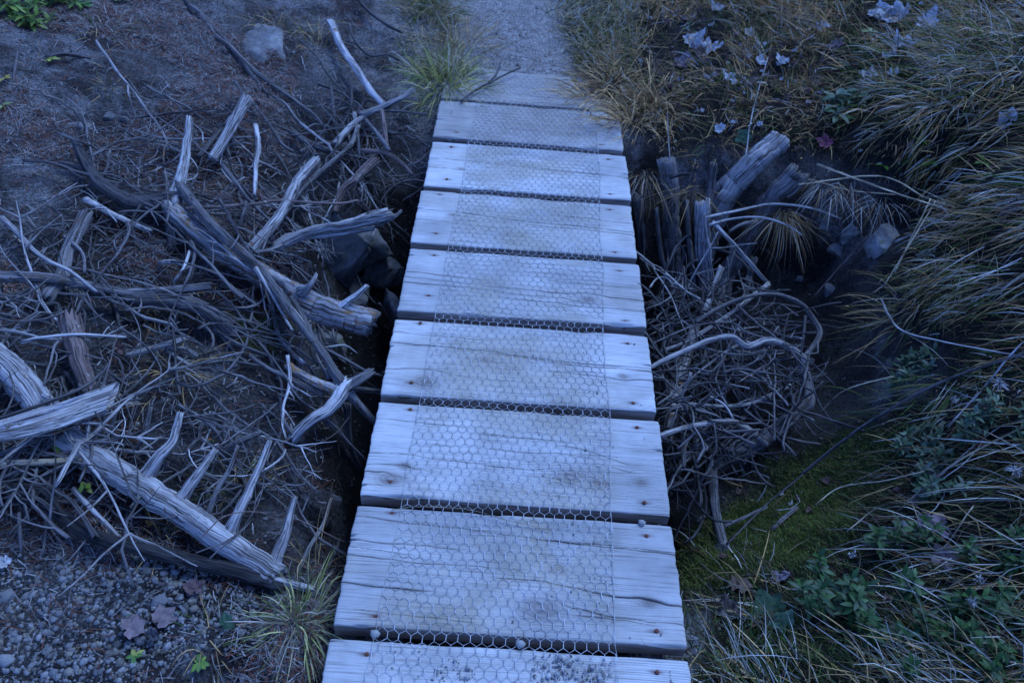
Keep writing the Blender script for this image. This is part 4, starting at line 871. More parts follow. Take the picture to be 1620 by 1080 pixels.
def scatter_twigs(n, poly, label, group, hmax, hfun=None, acc=None, TV=TV_TWIG, name='twig', cat='twig'):
    us = [p[0] for p in poly]; vs = [p[1] for p in poly]; c = 0
    while c < n:
        u, v = rng.uniform(min(us), max(us)), rng.uniform(min(vs), max(vs))
        if not in_poly(np.array(u), np.array(v), poly) or in_poly(np.array(u), np.array(v), Z_BARE): continue
        if hfun is None and rng.random() > .25 + 1.1 * smooth(.42, .6, float(fbm(np.array(u), np.array(v), .011, 2, 5))): continue
        h = rng.uniform(.008, hmax) if hfun is None else 0
        P = hit(u, v, h) if hfun is None else at_z(u, v, hfun())
        if P[2] < gsoft(P[0], P[1]) - .01: continue
        me, mid = TV[rng.integers(len(TV))] if hfun is None or TV is not TV_TWIG else TV[2 * rng.integers(len(TV) // 2)]
        nrm = Vector(gnorm(P[0], P[1])); scl = .85 if (hfun is not None and name == 'dead_limb') else 1.0
        q = Vector((0, 0, 1)).rotation_difference(nrm) if hfun is None else Matrix.Rotation(rng.uniform(-.6, .6), 3, 'X').to_quaternion()
        a = rng.choice([.3, -.6, 2.6, 1.2]) + rng.normal(0, .55)
        if scl < 1: a = rng.choice([-1.57, 1.57, -2.2, 2.6]) + rng.normal(0, .4)
        M4 = q.to_matrix().to_4x4() @ Matrix.Scale(scl, 4) @ Matrix.Rotation(a, 4, 'Z') @ Matrix.Rotation(rng.normal(0, .12 if hfun is None else .4), 4, 'Y')
        o = link(name, me); M4.translation = Vector(P) - M4.to_3x3() @ Vector(mid); o.matrix_world = M4
        # keep clear of the planks
        ends = [M4 @ vtx.co for vtx in (me.vertices[0], me.vertices[len(me.vertices) // 2], me.vertices[90])]
        if any(abs(e.x) < .40 and .5 < e.y < 3.1 and e.z > -.1 for e in ends): bpy.data.objects.remove(o); continue
        c += 1
        if acc is None: tag(o, label, cat, group); continue
        k = len(me.vertices); co = np.empty(k * 3, np.float32); me.vertices.foreach_get('co', co); gr = np.empty(k * 3, np.float32); me.attributes['grain'].data.foreach_get('vector', gr)
        f4 = [list(p.vertices) for p in me.polygons]; M3 = np.array(M4); acc.add(co.reshape(-1, 3) @ M3[:3, :3].T + M3[:3, 3], [f for f in f4 if len(f) == 4], [f for f in f4 if len(f) == 3], grain=gr.reshape(-1, 3)); bpy.data.objects.remove(o)
scatter_twigs(48, [(490, 150), (690, 170), (675, 300), (610, 335), (480, 310)], 'thin dead twig in the upper brushwood close to the far planks', 'twigs by the far planks', .13)
scatter_twigs(180, Z_BRUSH, 'thin dead twig tangled in the brushwood pile left of the footbridge', 'loose twigs in the brushwood pile', .10)
Z_TANGLE = [(1040, 420), (1130, 440), (1240, 470), (1290, 520), (1285, 620), (1220, 720), (1150, 780), (1080, 790), (1060, 640)]
scatter_twigs(42, Z_TANGLE, 'thin dead twig tangled in the dead shrub in the gully right of the footbridge', 'loose twigs in the gully tangle', .1, lambda: rng.uniform(-.42, -.16))

scatter_twigs(62, Z_BRUSH, 'forking bleached dead limb thrown on the brushwood pile left of the footbridge', 'forking limbs in the brushwood pile', .12, None, None, TV_STIFF, 'dead_limb', 'branch')
scatter_twigs(30, Z_TANGLE, 'stiff forking dead limb in the gully tangle right of the footbridge', 'forking limbs in the gully tangle', .1, lambda: rng.uniform(-.38, -.16), None, TV_STIFF, 'dead_limb', 'branch')
scatter_twigs(24, [(1030, 470), (1085, 470), (1095, 760), (1060, 770)], 'thin dead twig hanging close along the right ends of the planks', 'twigs along the plank ends', .1, lambda: rng.uniform(-.3, -.12))
for nm, k, zn, hf in (('brushwood_tangle', 70, Z_BRUSH, None), ('gully_tangle', 130, Z_TANGLE, lambda: rng.uniform(-.46, -.2))):
    ac = Acc(); scatter_twigs(k, zn, '', '', .06, hf, ac); o = link(nm, ac.mesh(nm, [W_DARK])); o['kind'] = 'stuff'
# ------------------------------------------------------------------ litter: needles, chips, gravel (nobody could count them)
def sample_ground(n, weight):
    """n points on the soil, drawn in proportion to weight (grid array)"""
    p = np.clip(weight, 0, None).ravel(); p = p / p.sum(); k = rng.choice(len(p), n, p=p)
    x = XX.ravel()[k] + rng.uniform(-ST, ST, n) * .6; y = YY.ravel()[k] + rng.uniform(-ST, ST, n) * .6
    return np.stack([x, y, ground(x, y)], -1)
VIEW = ((UU > -250) & (UU < 1870) & (VV > -200) & (VV < 1250) & (YY > .15)).astype(float)
VIEW = np.maximum(VIEW, .4 * ((UU > -900) & (UU < 2900) & (VV > -330) & (VV < 1500) & (YY > -.1)))
OFFB = 1 - ((np.abs(XX) < .385) & (YY > -.3) & (YY < 3.05)).astype(float)
LEFT = ((XX < .1) | (VV < 60)).astype(float) * (1 - MG) * (1 - ML)
def flat_bits(n, weight, lmin, lmax, wid, tones, name, mat, lift=.002, curve=.25):
    P = sample_ground(n, weight); a = rng.uniform(0, 2 * math.pi, n); nr = gnorm(P[:, 0], P[:, 1])
    t = np.stack([np.cos(a), np.sin(a), np.zeros(n)], -1); t -= nr * (t * nr).sum(-1, keepdims=True); t /= np.linalg.norm(t, axis=1)[:, None]; b = np.cross(nr, t)
    t = t + nr * rng.normal(0, .22, (n, 1)); L = rng.uniform(lmin, lmax, n)[:, None]; wd = (wid * rng.uniform(.6, 1.3, n))[:, None]
    P = P + nr * (lift + rng.uniform(0, .006, (n, 1))); bow = b * L * rng.normal(0, curve, (n, 1)) * .3
    q = [P - t * L / 2 - b * wd, P - t * L / 2 + b * wd, P + bow - b * wd + nr * wd, P + bow + b * wd + nr * wd, P + t * L / 2 - b * wd, P + t * L / 2 + b * wd]
    V = np.stack(q, 1).reshape(-1, 3); o = (np.arange(n) * 6)[:, None]
    F = np.concatenate([o + np.array([0, 1, 3, 2]), o + np.array([2, 3, 5, 4])], 0)
    tn = np.array([x[1] for x in tones]); pr = np.array([x[0] for x in tones]); k = rng.choice(len(tn), n, p=pr / pr.sum())
    col = tn[k] * rng.uniform(.65, 1.35, (n, 1)); col = np.repeat(np.c_[col, np.ones(n)], 6, 0)
    ob = link(name, mesh_np(name, V, F, None, {'tone': ('FLOAT_COLOR', col)}, [mat])); ob['kind'] = 'stuff'; return ob
gullyk = 1 - smooth(-.14, -.24, ZS)
npatch = .12 + 1.8 * smooth(.46, .62, fbm(XX, YY, 2.6, 3, 61))
flat_bits(110000, VIEW * OFFB * LEFT * gullyk * npatch * (1 - .93 * PATH) * (1 - .85 * MV), .016, .055, .0008, [(2.0, (.12, .042, .022)), (1.8, (.16, .14, .125)), (2, (.055, .042, .036)), (.7, (.26, .235, .215))], 'needle_litter', LITTER)
flat_bits(1400, VIEW * OFFB * LEFT * (MB + .05) * gullyk, .015, .07, .0016, [(2, (.15, .135, .125)), (4, (.07, .06, .055)), (.6, (.26, .24, .22))], 'wood_chips', LITTER, .006)
flat_bits(3500, VIEW * OFFB * PATH + VIEW * smooth(3.05, 3.15, YY) * NEARB, .01, .04, .0009, [(2, (.34, .29, .2)), (1, (.2, .16, .12)), (1, (.4, .37, .32))], 'path_litter', LITTER)
_tri = None
def pebble_var(seed):
    import bmesh
    bm = bmesh.new(); bmesh.ops.create_icosphere(bm, subdivisions=1, radius=1)
    V = np.array([v.co for v in bm.verts]); F = np.array([[v.index for v in f.verts] for f in bm.faces]); bm.free()
    g = np.random.default_rng(seed); return V * g.uniform(.72, 1.2, (len(V), 1)) * np.array([1, g.uniform(.65, 1), g.uniform(.5, .8)]), F
PV = [pebble_var(k) for k in range(8)]
def gravel(name, P, rad, tones, parent=None):
    n = len(P); A = Acc(); k = rng.integers(0, len(PV), n)
    tn = np.array([x[1] for x in tones]); pr = np.array([x[0] for x in tones])
    for m_ in range(len(PV)):
        s = np.where(k == m_)[0]; V0, F0 = PV[m_]; a = rng.uniform(0, 6.3, len(s))
        if not len(s): continue
        c, sn = np.cos(a), np.sin(a); v = V0[None] * rad[s][:, None, None]
        v = np.stack([v[..., 0] * c[:, None] - v[..., 1] * sn[:, None], v[..., 0] * sn[:, None] + v[..., 1] * c[:, None], v[..., 2]], -1) + P[s][:, None, :]
        F = (F0[None] + (np.arange(len(s)) * len(V0))[:, None, None]).reshape(-1, 3)
        col = tn[rng.choice(len(tn), len(s), p=pr / pr.sum())] * rng.uniform(.7, 1.3, (len(s), 1)); col = np.repeat(np.c_[col, np.ones(len(s))], len(V0), 0)
        A.add(v.reshape(-1, 3), None, F, tone=col)
    o = link(name, A.mesh(name, [STONE], types={'tone': 'FLOAT_COLOR'}), parent); o['kind'] = 'stuff'; return o
GT = [(3, (.13, .124, .117)), (1.6, (.19, .18, .168)), (2, (.08, .072, .062)), (1, (.15, .13, .10))]
P = np.vstack([sample_ground(9000, VIEW * OFFB * MV * (YY > .3)), sample_ground(3600, VIEW * OFFB * (LEFT * .4 + .3 * PATH) * (1 - MV))]); rr = np.exp(rng.normal(math.log(.0038), .5, len(P))); P[:, 2] -= rr * .05
gravel('gravel', P, np.minimum(rr, .011), GT)
P = sample_ground(17000, VIEW * OFFB * (LEFT * (1 - .6 * MB) + .9 * (1 - gullyk) * (np.abs(XX) > .4)) * (1 - .8 * PATH)); rr = np.minimum(np.exp(rng.normal(math.log(.0030), .45, len(P))), .012)
gravel('soil_crumbs', P, rr, [(3, (.05, .042, .037)), (2, (.085, .073, .065)), (1, (.15, .135, .125)), (1, (.025, .02, .018))])
# grit on the nearest plank
n = 2600; x = np.clip(rng.normal(.09, .13, n), -.33, .33); y = np.where(rng.random(n) < .82, rng.uniform(.46, .735, n), rng.uniform(.78, 1.9, n)); rr = np.exp(rng.normal(math.log(.0024), .5, n)) * np.where(y < .74, 1, .6); keep = (fbm(x, y, 14, 3, 70) > .43) & ((y < .738) | (rng.random(n) < .55))
gravel('grit', np.stack([x, y, rr * .45], -1)[keep], np.minimum(rr, .008)[keep], [(3, (.22, .21, .20)), (2, (.30, .285, .265)), (1, (.12, .11, .10))])
# larger pebbles one can tell apart
for k, (u, v, rp) in enumerate([(64, 925, 10), (98, 915, 8), (8, 945, 16), (10, 1045, 14), (88, 1065, 12), (190, 1065, 11), (148, 933, 6), (43, 1012, 7), (252, 952, 13), (140, 970, 7), (258, 908, 9), (277, 905, 9), (113, 990, 6), (96, 1015, 7), (236, 905, 8), (192, 925, 7), (75, 1030, 8), (212, 920, 6), (28, 975, 6), (60, 895, 6), (184, 645, 6), (203, 640, 9), (215, 640, 10), (196, 622, 7), (330, 572, 6), (345, 580, 7), (370, 580, 8)]):
    P = hit(u, v, 0, ground); r = rp * np.linalg.norm(P - CAM_P) / FPX; V0, F0 = PV[k % 8]
    import bmesh
    bm = bmesh.new(); vs_ = [bm.verts.new(q * r) for q in V0]; [bm.faces.new([vs_[i] for i in f]) for f in F0]
    bmesh.ops.subdivide_edges(bm, edges=bm.edges[:], cuts=1, use_grid_fill=True, smooth=.6); me = bpy.data.meshes.new('pebble'); bm.to_mesh(me); bm.free()
    at = me.attributes.new('tone', 'FLOAT_COLOR', 'POINT'); c = np.array(GT[k % 2][1]) * 1.05; at.data.foreach_set('color', np.tile(np.r_[c, 1], len(me.vertices)).astype(np.float32)); me.materials.append(STONE)
    for p_ in me.polygons: p_.use_smooth = True
    o = link('pebble', me, None, P + np.array([0, 0, r * .02])); tag(o, 'rounded pale pebble lying on the bare dark soil at the left', 'pebble', 'larger pebbles on the soil')
for u, v, rp, lab in [(824, 1018, 8, 'round grey pebble caught in the wire over the nearest gap'), (594, 1002, 8, 'pebble lodged in the nearest gap near the left end of the planks'), (1016, 826, 6, 'pebble lodged in the second gap near the right end of the planks')]:
    P = at_z(u, v, .004); r = rp * np.linalg.norm(P - CAM_P) / FPX; V0, F0 = PV[3]; c = np.tile([.27, .26, .23, 1], (len(V0), 1))
    o = link('pebble', mesh_np('pebble', V0 * r * 1.15, None, F0, {'tone': ('FLOAT_COLOR', c)}, [STONE]), None, P); tag(o, lab, 'pebble')

# ------------------------------------------------------------------ grass
def blades(P, D, L, Wd, droop, down, col, seg=4, clear=None):
    n = len(P); D = D / np.linalg.norm(D, axis=1)[:, None]; pos = P.copy(); rows = []; sv_ = rng.normal(0, 1, (n, 3))
    for k in range(seg + 1):
        t = k / seg; f = np.clip(droop * (.25 + t * 1.1), 0, 1)[:, None]; d = D * (1 - f) + down * f; d /= np.linalg.norm(d, axis=1)[:, None] + 1e-9
        sd_ = np.cross(d, sv_); sd_ /= np.linalg.norm(sd_, axis=1)[:, None] + 1e-9
        wv = (Wd * (1 - t) ** .6 * (.7 + .3 * min(1, t * 4)) + .00012)[:, None]
        rows += [pos - sd_ * wv, pos + sd_ * wv]; pos = pos + d * (L / seg)[:, None]
        if clear is not None:
            gz = ground(pos[:, 0], pos[:, 1]) + clear * (.3 + rng.random(n)); lowm = pos[:, 2] < gz; pos[lowm, 2] = gz[lowm]
    V = np.stack(rows, 1).reshape(-1, 3); o = (np.arange(n) * 2 * (seg + 1))[:, None]
    F = np.concatenate([o + np.array([2 * k, 2 * k + 1, 2 * k + 3, 2 * k + 2]) for k in range(seg)], 0)
    return V, F, np.repeat(np.c_[col, np.ones(n)], 2 * (seg + 1), 0)
STRAW, BLEACH, GREEN, DKGR, BROWN, OLIVE = (.50, .32, .13), (.40, .36, .29), (.07, .12, .02), (.022, .045, .012), (.12, .068, .032), (.18, .145, .055)
def tones(n, spec):
    pr = np.array([s[0] for s in spec], float); c = np.array([s[1] for s in spec]); return c[rng.choice(len(c), n, p=pr / pr.sum())] * rng.uniform(.4, 1.45, (n, 1))
def downhill(P):
    nr = gnorm(P[:, 0], P[:, 1]); g = np.array([0, 0, -1.0]) - nr * (-nr[:, 2:3]); return nr, g
def slope_grass(name, ncl, per, weight, L, Wd, spec, spread=.035, up=.55, bias=(-.35, -.25, -.3), droop=(.35, .9), clear=.006, edge=False, wild=1.0):
    c = sample_ground(ncl, weight); P = np.repeat(c, per, 0); n = len(P); P[:, :2] += rng.normal(0, spread, (n, 2)); P[:, 2] = ground(P[:, 0], P[:, 1]) - .004
    nr, dn = downhill(P); lean = np.repeat(rng.normal(0, .35, (ncl, 3)), per, 0); lean[:, 2] *= .2
    D = nr * up + dn * .9 + lean + rng.normal(0, .28 * wild, (n, 3)) + np.array(bias) * .3
    down = dn * 1.6 + np.array(bias) + lean * .6 + rng.normal(0, .12 * wild ** 2, (n, 3)); down /= np.linalg.norm(down, axis=1)[:, None]
    cl = np.repeat(rng.uniform(.7, 1.15, ncl), per)
    if edge: cl = cl * (.22 + .78 * smooth(.66, 1.0, _samp(MGB, P[:, 0], P[:, 1])))
    V, F, col = blades(P, D, rng.uniform(L[0], L[1], n) * cl, Wd * rng.uniform(.6, 1.3, n), rng.uniform(droop[0], droop[1], n), down, tones(n, spec), 4, clear)
    o = link(name, mesh_np(name, V, F, None, {'tone': ('FLOAT_COLOR', col)}, [GRASS])); o['kind'] = 'stuff'; return o
MGB = blur(MG, 40)
wG = VIEW * MG * smooth(-.16, -.06, ZS) * (.30 + 1.3 * fbm(XX, YY, 3, 3, 81))
TAN, PALE = (.46, .26, .11), (.44, .41, .34)
warm = smooth(1750, 1150, UU); fr_ = (fbm(XX, YY, 3.2, 3, 83))
pat = smooth(.46, .60, fr_)
slope_grass('bank_grass', 1250, 17, wG, (.06, .18), .0021, [(2, DKGR), (2.4, BROWN), (2.4, OLIVE), (2, GREEN), (1.5, (.12, .075, .04)), (1.2, TAN)], .035, .5, (-.2, -.2, -.2), (.1, 1), .008, True, 2.1)
slope_grass('dry_bank_grass', 1500, 14, wG * (.25 + pat) * (.35 + warm), (.06, .19), .0020, [(3, STRAW), (1.5, PALE), (3, TAN), (1, (.20, .12, .06)), (.8, OLIVE)], .025, .6, (-.25, -.2, -.25), (.1, 1), .008, True, 2.1)
slope_grass('long_bank_grass', 950, 16, wG * (.1 + smooth(1330, 1560, UU)) * (.25 + smooth(.42, .58, fbm(XX, YY, 4, 3, 87))), (.08, .22), .0019, [(2, STRAW), (4, PALE), (3, (.24, .205, .09)), (2, GREEN), (1, TAN)], .02, .7, (-.4, -.3, -.3), (.2, .95), .008, True, 1.6)
slope_grass('low_grass', 900, 12, VIEW * MG * smooth(-.2, -.1, ZS), (.03, .10), .0014, [(2, DKGR), (1.4, GREEN), (2, BROWN), (1, (.13, .07, .03))], .04, .6, (0, 0, 0), (.1, .9), .004, False, 2.0)
slope_grass('path_edge_grass', 230, 20, VIEW * (in_poly(UU, VV, [(870, -60), (885, 40), (935, 110), (1000, 120), (1000, -60)]) * 1.0 + .8 * in_poly(UU, VV, [(640, -60), (640, 120), (700, 150), (735, 110), (715, 40), (715, -60)])), (.06, .17), .0019, [(4, (.42, .32, .16)), (2, PALE), (1.5, OLIVE), (1, GREEN)], .03, .5, (0, 0, 0), (.3, .9), .006, False, 1.5)
slope_grass('matted_straw', 300, 12, VIEW * ML * (.05 + .5 * smooth(.48, .6, fbm(XX, YY, 2.5, 3, 91)) + 1.0 * (UU > 1430)) * (1 - .9 * MM), (.09, .25), .0017, [(3, PALE), (2, STRAW), (2, BROWN), (1, OLIVE)], .05, .3, (-.5, -.3, -.1), (.3, 1.0), .008, False, 2.0)
slope_grass('foot_grass', 250, 12, VIEW * ML * smooth(.98, .7, YY), (.06, .19), .0017, [(2, PALE), (1.2, STRAW), (2, GREEN), (2, DKGR)], .04, .5, (-.3, .1, -.2), (.4, .9), .006, False, 1.5)
slope_grass('mossy_undergrowth', 2000, 12, VIEW * ML, (.012, .05), .0015, [(3, (.06, .09, .02)), (2, (.09, .11, .025)), (1.5, DKGR), (1.5, BROWN)], .05, .8, (0, 0, 0), (.1, .9), .003, False, 2.0)
# moss cushion
nM = 36000; P = sample_ground(nM, VIEW * (MM * (.06 + smooth(.44, .6, fbm(XX, YY, 9, 3, 95))) + .5 * in_poly(UU, VV, [(360, 495), (420, 500), (450, 550), (400, 560), (360, 530)])))
V, F, col = blades(P, gnorm(P[:, 0], P[:, 1]) + rng.normal(0, .45, (nM, 3)), rng.uniform(.004, .012, nM), np.full(nM, .0008), rng.uniform(0, .4, nM), np.tile([0, 0, -1.0], (nM, 1)), tones(nM, [(2, (.17, .21, .04)), (2, (.28, .29, .07)), (1, (.06, .085, .02))]), 2)
o = link('moss', mesh_np('moss', V, F, None, {'tone': ('FLOAT_COLOR', col)}, [GRASS])); o['kind'] = 'stuff'
# sparse dry wisps on the left ground
nW = 900; P = sample_ground(nW, VIEW * LEFT * OFFB * gullyk * (1 - PATH)); V, F, col = blades(P, rng.normal(0, .7, (nW, 3)) + np.array([0, 0, .6]), rng.uniform(.03, .12, nW), np.full(nW, .0008), rng.uniform(.3, 1, nW), rng.normal(0, .6, (nW, 3)) + np.array([0, 0, -.5]), tones(nW, [(2, STRAW), (2, BLEACH), (.6, GREEN)]), 4, .003)
o = link('dry_wisps', mesh_np('dry_wisps', V, F, None, {'tone': ('FLOAT_COLOR', col)}, [GRASS])); o['kind'] = 'stuff'

def tuft(u, v, n, L, spec, label, bias=(0, 0, 0), rad=.025, up=.9, wid=.0013, droop=(.2, .8), z=None):
    c = hit(u, v, 0, ground) if z is None else at_z(u, v, z)
    P = np.zeros((n, 3)); P[:, :2] = rng.normal(0, rad, (n, 2)); out = P.copy() / rad
    Pw = P + c; Pw[:, 2] = (ground(Pw[:, 0], Pw[:, 1]) if z is None else c[2] + rng.normal(0, .008, n)) - .005
    D = out * .45 + rng.normal(0, .3, (n, 3)) + np.array([0, 0, up]) + np.array(bias)
    down = out * .5 + np.array([0, 0, -.9]) + np.array(bias) * .9 + rng.normal(0, .15, (n, 3)); down /= np.linalg.norm(down, axis=1)[:, None]
    V, F, col = blades(Pw, D, rng.uniform(L * .45, L, n), wid * rng.uniform(.6, 1.3, n), rng.uniform(*droop, n), down, tones(n, spec), 6, .003 if z is None else None)
    o = link('grass_tuft', mesh_np('grass_tuft', V - c, F, None, {'tone': ('FLOAT_COLOR', col)}, [GRASS]), None, c); return tag(o, label, 'grass tuft')
GY = [(4, (.40, .37, .15)), (2, (.18, .21, .06)), (2, (.42, .35, .2)), (1, BLEACH)]
tuft(476, 982, 170, .15, GY, 'yellow-green grass tuft at the lower left corner of the bridge', (0, 0, 0), .03, .7, .0019)
tuft(500, 905, 12, .2, [(1, STRAW), (1, OLIVE)], 'few tall yellow blades standing at the near gully edge', (.2, .1, .2), .012, 1.2)
tuft(705, 135, 380, .22, [(4, (.48, .42, .13)), (2, (.16, .22, .04)), (2, (.28, .28, .07)), (1, BLEACH)], 'broad green and straw grass tuft at the far left bridge corner', (.05, -.25, 0), .06, .8, .0021)
tuft(735, 75, 160, .2, [(3, STRAW), (1, OLIVE), (2, BLEACH)], 'straw grass tuft beside the path beyond the far plank', (.1, 0, 0), .07, .6, .002)
tuft(678, 12, 220, .2, [(2, (.10, .16, .03)), (2, OLIVE), (2, STRAW)], 'green grass tuft at the top edge left of the path', (0, 0, 0), .07, .7, .002)
tuft(500, 70, 70, .18, [(2, STRAW), (1, OLIVE), (1, GREEN), (1, BROWN)], 'thin grass tuft behind the pale pole', (0, 0, 0), .045, .6)
tuft(440, 45, 50, .16, [(2, STRAW), (1, GREEN), (1, BROWN)], 'sparse grass tuft near the top edge beside the speckled boulder', (0, 0, 0), .04, .6)
tuft(160, 48, 70, .14, [(2, STRAW), (1, GREEN), (2, BLEACH)], 'dry grass tuft on the bare slope at the upper left', (0, -.2, 0), .04, .5)
tuft(172, 142, 22, .08, [(2, STRAW), (1, GREEN)], 'small wisp of grass in the bare upper left slope', (0, -.2, 0), .02, .5)
tuft(275, 585, 70, .17, [(3, STRAW), (2, BLEACH)], 'dry straw tuft spread over the bare soil patch', (.2, -.3, 0), .03, .4)
tuft(375, 770, 70, .12, [(2, STRAW), (1, OLIVE), (1, GREEN)], 'small straw tuft behind the row of upright branches', (0, 0, 0), .03, .6)
tuft(250, 495, 55, .13, [(2, STRAW), (1, OLIVE)], 'dry grass tuft in front of the smooth curved branch', (.1, -.1, 0), .025, .6)
tuft(255, 855, 28, .11, [(2, STRAW), (1, OLIVE)], 'little grass tuft between the fallen log and the blackened branch', (0, 0, 0), .015, .8)
tuft(330, 1010, 40, .1, [(1, STRAW), (1, BLEACH), (1, GREEN)], 'short sparse grass beside the green leaf at the lower left', (0, 0, 0), .04, .6)
tuft(968, 138, 210, .20, [(5, (.54, .34, .14)), (1.5, BROWN), (1, OLIVE)], 'tan grass tuft hanging beside the far plank on the right', (-.15, -.35, 0), .05, .45, .0019)
tuft(1025, 165, 240, .22, [(5, (.54, .34, .14)), (1.5, BROWN), (1, OLIVE)], 'tan grass tuft drooping above the nearest stake', (-.05, -.4, 0), .055, .45, .0019)
tuft(985, 188, 110, .17, [(5, (.54, .34, .14)), (1.5, BROWN), (1, OLIVE)], 'tan grass spilling over the right end of the dusty far planks', (-.55, -.15, .1), .05, .6, .0019, (.2, .8), .025)
tuft(925, 150, 80, .15, [(5, (.54, .34, .14)), (1, BROWN), (1, OLIVE)], 'tan grass spilling over the right corner of the last buried plank', (-.5, -.2, .1), .05, .6, .0019, (.2, .8), .03)
for u, v, lab in [(1305, 292, 'fine dead grass fringe hanging over the dark hollow, left part'), (1345, 300, 'fine dead grass fringe hanging over the dark hollow, middle part'), (1392, 318, 'fine dead grass fringe hanging over the dark hollow, right part')]:
    tuft(u, v, 60, .16, [(3, BLEACH), (2, BROWN), (1, STRAW)], lab, (-.05, -.35, -.6), .035, .2, .0012, (.5, 1), .01)
tuft(1095, 300, 60, .24, [(4, STRAW), (2, BROWN)], 'long straw grass hanging down between the first two stakes', (-.1, -.3, -.5), .02, .2, .001, (.5, 1), -.06)
tuft(1020, 275, 80, .2, [(3, STRAW), (2, BROWN), (2, BLEACH)], 'fine dead grass hanging along the right edge of the planks', (-.05, -.3, -.6), .035, .2, .001, (.5, 1), -.05)
tuft(1240, 340, 150, .24, [(4, STRAW), (2, BROWN), (1, BLEACH)], 'straw grass hanging below the grey leaning log over the gully', (.1, -.3, -.6), .03, .2, .001, (.5, 1), -.12)
tuft(1130, 225, 70, .22, [(2, OLIVE), (2, STRAW), (2, GREEN), (1, (.30, .15, .05))], 'long green and orange blades above the slim peeling stake', (-.2, -.2, 0), .05, .6)
tuft(1462, 466, 220, .23, [(2, OLIVE), (2, GREEN), (2, STRAW), (1, BLEACH)], 'green grass tussock drooping over the gully at the right', (-.55, -.4, -.1), .05, .45, .0011)
tuft(1500, 600, 160, .24, [(2, GREEN), (3, DKGR), (1, OLIVE), (1, BLEACH)], 'dark green grass tussock drooping below the long bent stalk', (-.5, -.4, -.1), .07, .45, .0011)

# long dry stalks on the right bank
def stalk(pts, d0, d1, lab, tone='y', seed=[0]):
    o = link('dry_stalk', limb_mesh('dry_stalk', [(pts, d0, d1, dict(rough=.03, kink=.0006, sides=6))], tone)); return tag(o, lab, 'stalk')
stalk([(1293, 260, .02, 0), (1418, 306, .07, 0), (1511, 336, .12, 0), (1640, 392, .24, 0)], 4, 3, 'longest dry stalk running level over the dark gully into the right bank')
stalk([(1272, 281, .0, 0), (1345, 301, .0, 0), (1416, 308, .03, 0)], 2.5, 2, 'short thin stalk below the beginning of the longest stalk')
stalk([(1264, 292, .0, 0), (1392, 279, .05, 0), (1467, 314, .1, 0), (1518, 330, .13, 0)], 3, 2, 'thin stalk bent upwards in the middle above the gully')
stalk([(1417, 382, .0, 0), (1440, 371, .04, 0), (1512, 335, .14, 0)], 4, 3, 'pale blunt stalk pointing up to the right over the boulder', 'p')
stalk([(1286, 470, -.34, 0), (1335, 415, -.22, 0), (1413, 336, -.02, 0)], 3, 2, 'thin brown stalk leaning across the dark gully wall', 'r')
stalk([(1394, 473, -.08, 0), (1407, 501, -.06, 0), (1428, 523, -.02, 0), (1485, 539, .06, 0), (1640, 568, .24, 0)], 4, 3, 'long bent pale stalk above the dark green tussock', 'p')
stalk([(1400, 450, -.06, 0), (1440, 385, .04, 0), (1480, 318, .12, 0)], 2.5, 2, 'upright thin stalk right of the boulder, first of a pair')
stalk([(1416, 430, -.04, 0), (1446, 368, .05, 0), (1472, 315, .12, 0)], 2.5, 2, 'upright thin stalk right of the boulder, second of a pair')
stalk([(1426, 418, -.04, 0), (1470, 398, .05, 0), (1520, 350, .14, 0)], 2.5, 2, 'thin stalk sloping down left below the pale blunt one')
stalk([(1514, 480, .06, 0), (1554, 395, .14, 0), (1585, 330, .24, 0)], 3, 2, 'stalk leaning right on the bank above the bent pale stalk')
stalk([(1540, 800, .06, 0), (1480, 870, -.04, 0), (1440, 790, -.10, 0)], 2.5, 2, 'thin looped stalk over the leafy green plants')
stalk([(1430, 800, -.12, 0), (1482, 753, -.04, 0), (1537, 717, .04, 0), (1640, 664, .16, 0)], 5, 3, 'orange-tan stalk rising to the right edge over the green plants', 'y')
stalk([(1441, 795, -.12, 0), (1490, 750, -.03, 0), (1560, 690, .06, 0), (1640, 640, .16, 0)], 3, 2, 'pale stalk rising beside the orange-tan one', 'p')
stalk([(1300, 650, -.25, 0), (1335, 618, -.15, 0), (1400, 598, -.06, 0), (1414, 596, -.05, 0)], 2.5, 2, 'arched tan stalk in front of the dark green tussock')
stalk([(1500, 675, .0, 0), (1560, 608, .10, 0), (1600, 560, .2, 0), (1640, 522, .26, 0)], 4, 3, 'straight pale stalk at the right edge crossing the dark one', 'p')
stalk([(1290, 798, -.28, 0), (1330, 770, -.24, 0), (1400, 760, -.14, 0), (1462, 745, -.04, 0)], 2.5, 2, 'low arched stalk lying over the moss')
stalk([(1340, 840, -.2, 0), (1395, 800, -.14, 0), (1470, 793, -.06, 0)], 3, 2, 'stalk curving over the front of the moss')
stalk([(1180, 245, .04, 0), (1190, 180, .10, 0), (1215, 90, .14, 0)], 2.5, 1.5, 'upright hair-thin stalk beside the thick pale leaning log', 'p')
stalk([(1060, 252, .02, 0), (1057, 215, .06, 0), (1056, 178, .1, 0)], 2.5, 1.5, 'hair-thin stalk standing on the nearest stake', 'p')
stalk([(620, 806, .006, 0), (670, 801, .012, 0), (740, 806, .012, 0), (800, 822, .010, 0), (870, 838, .006, 0)], 2, 1.4, 'dry yellow grass stem lying over the gap between the planks', 'y')

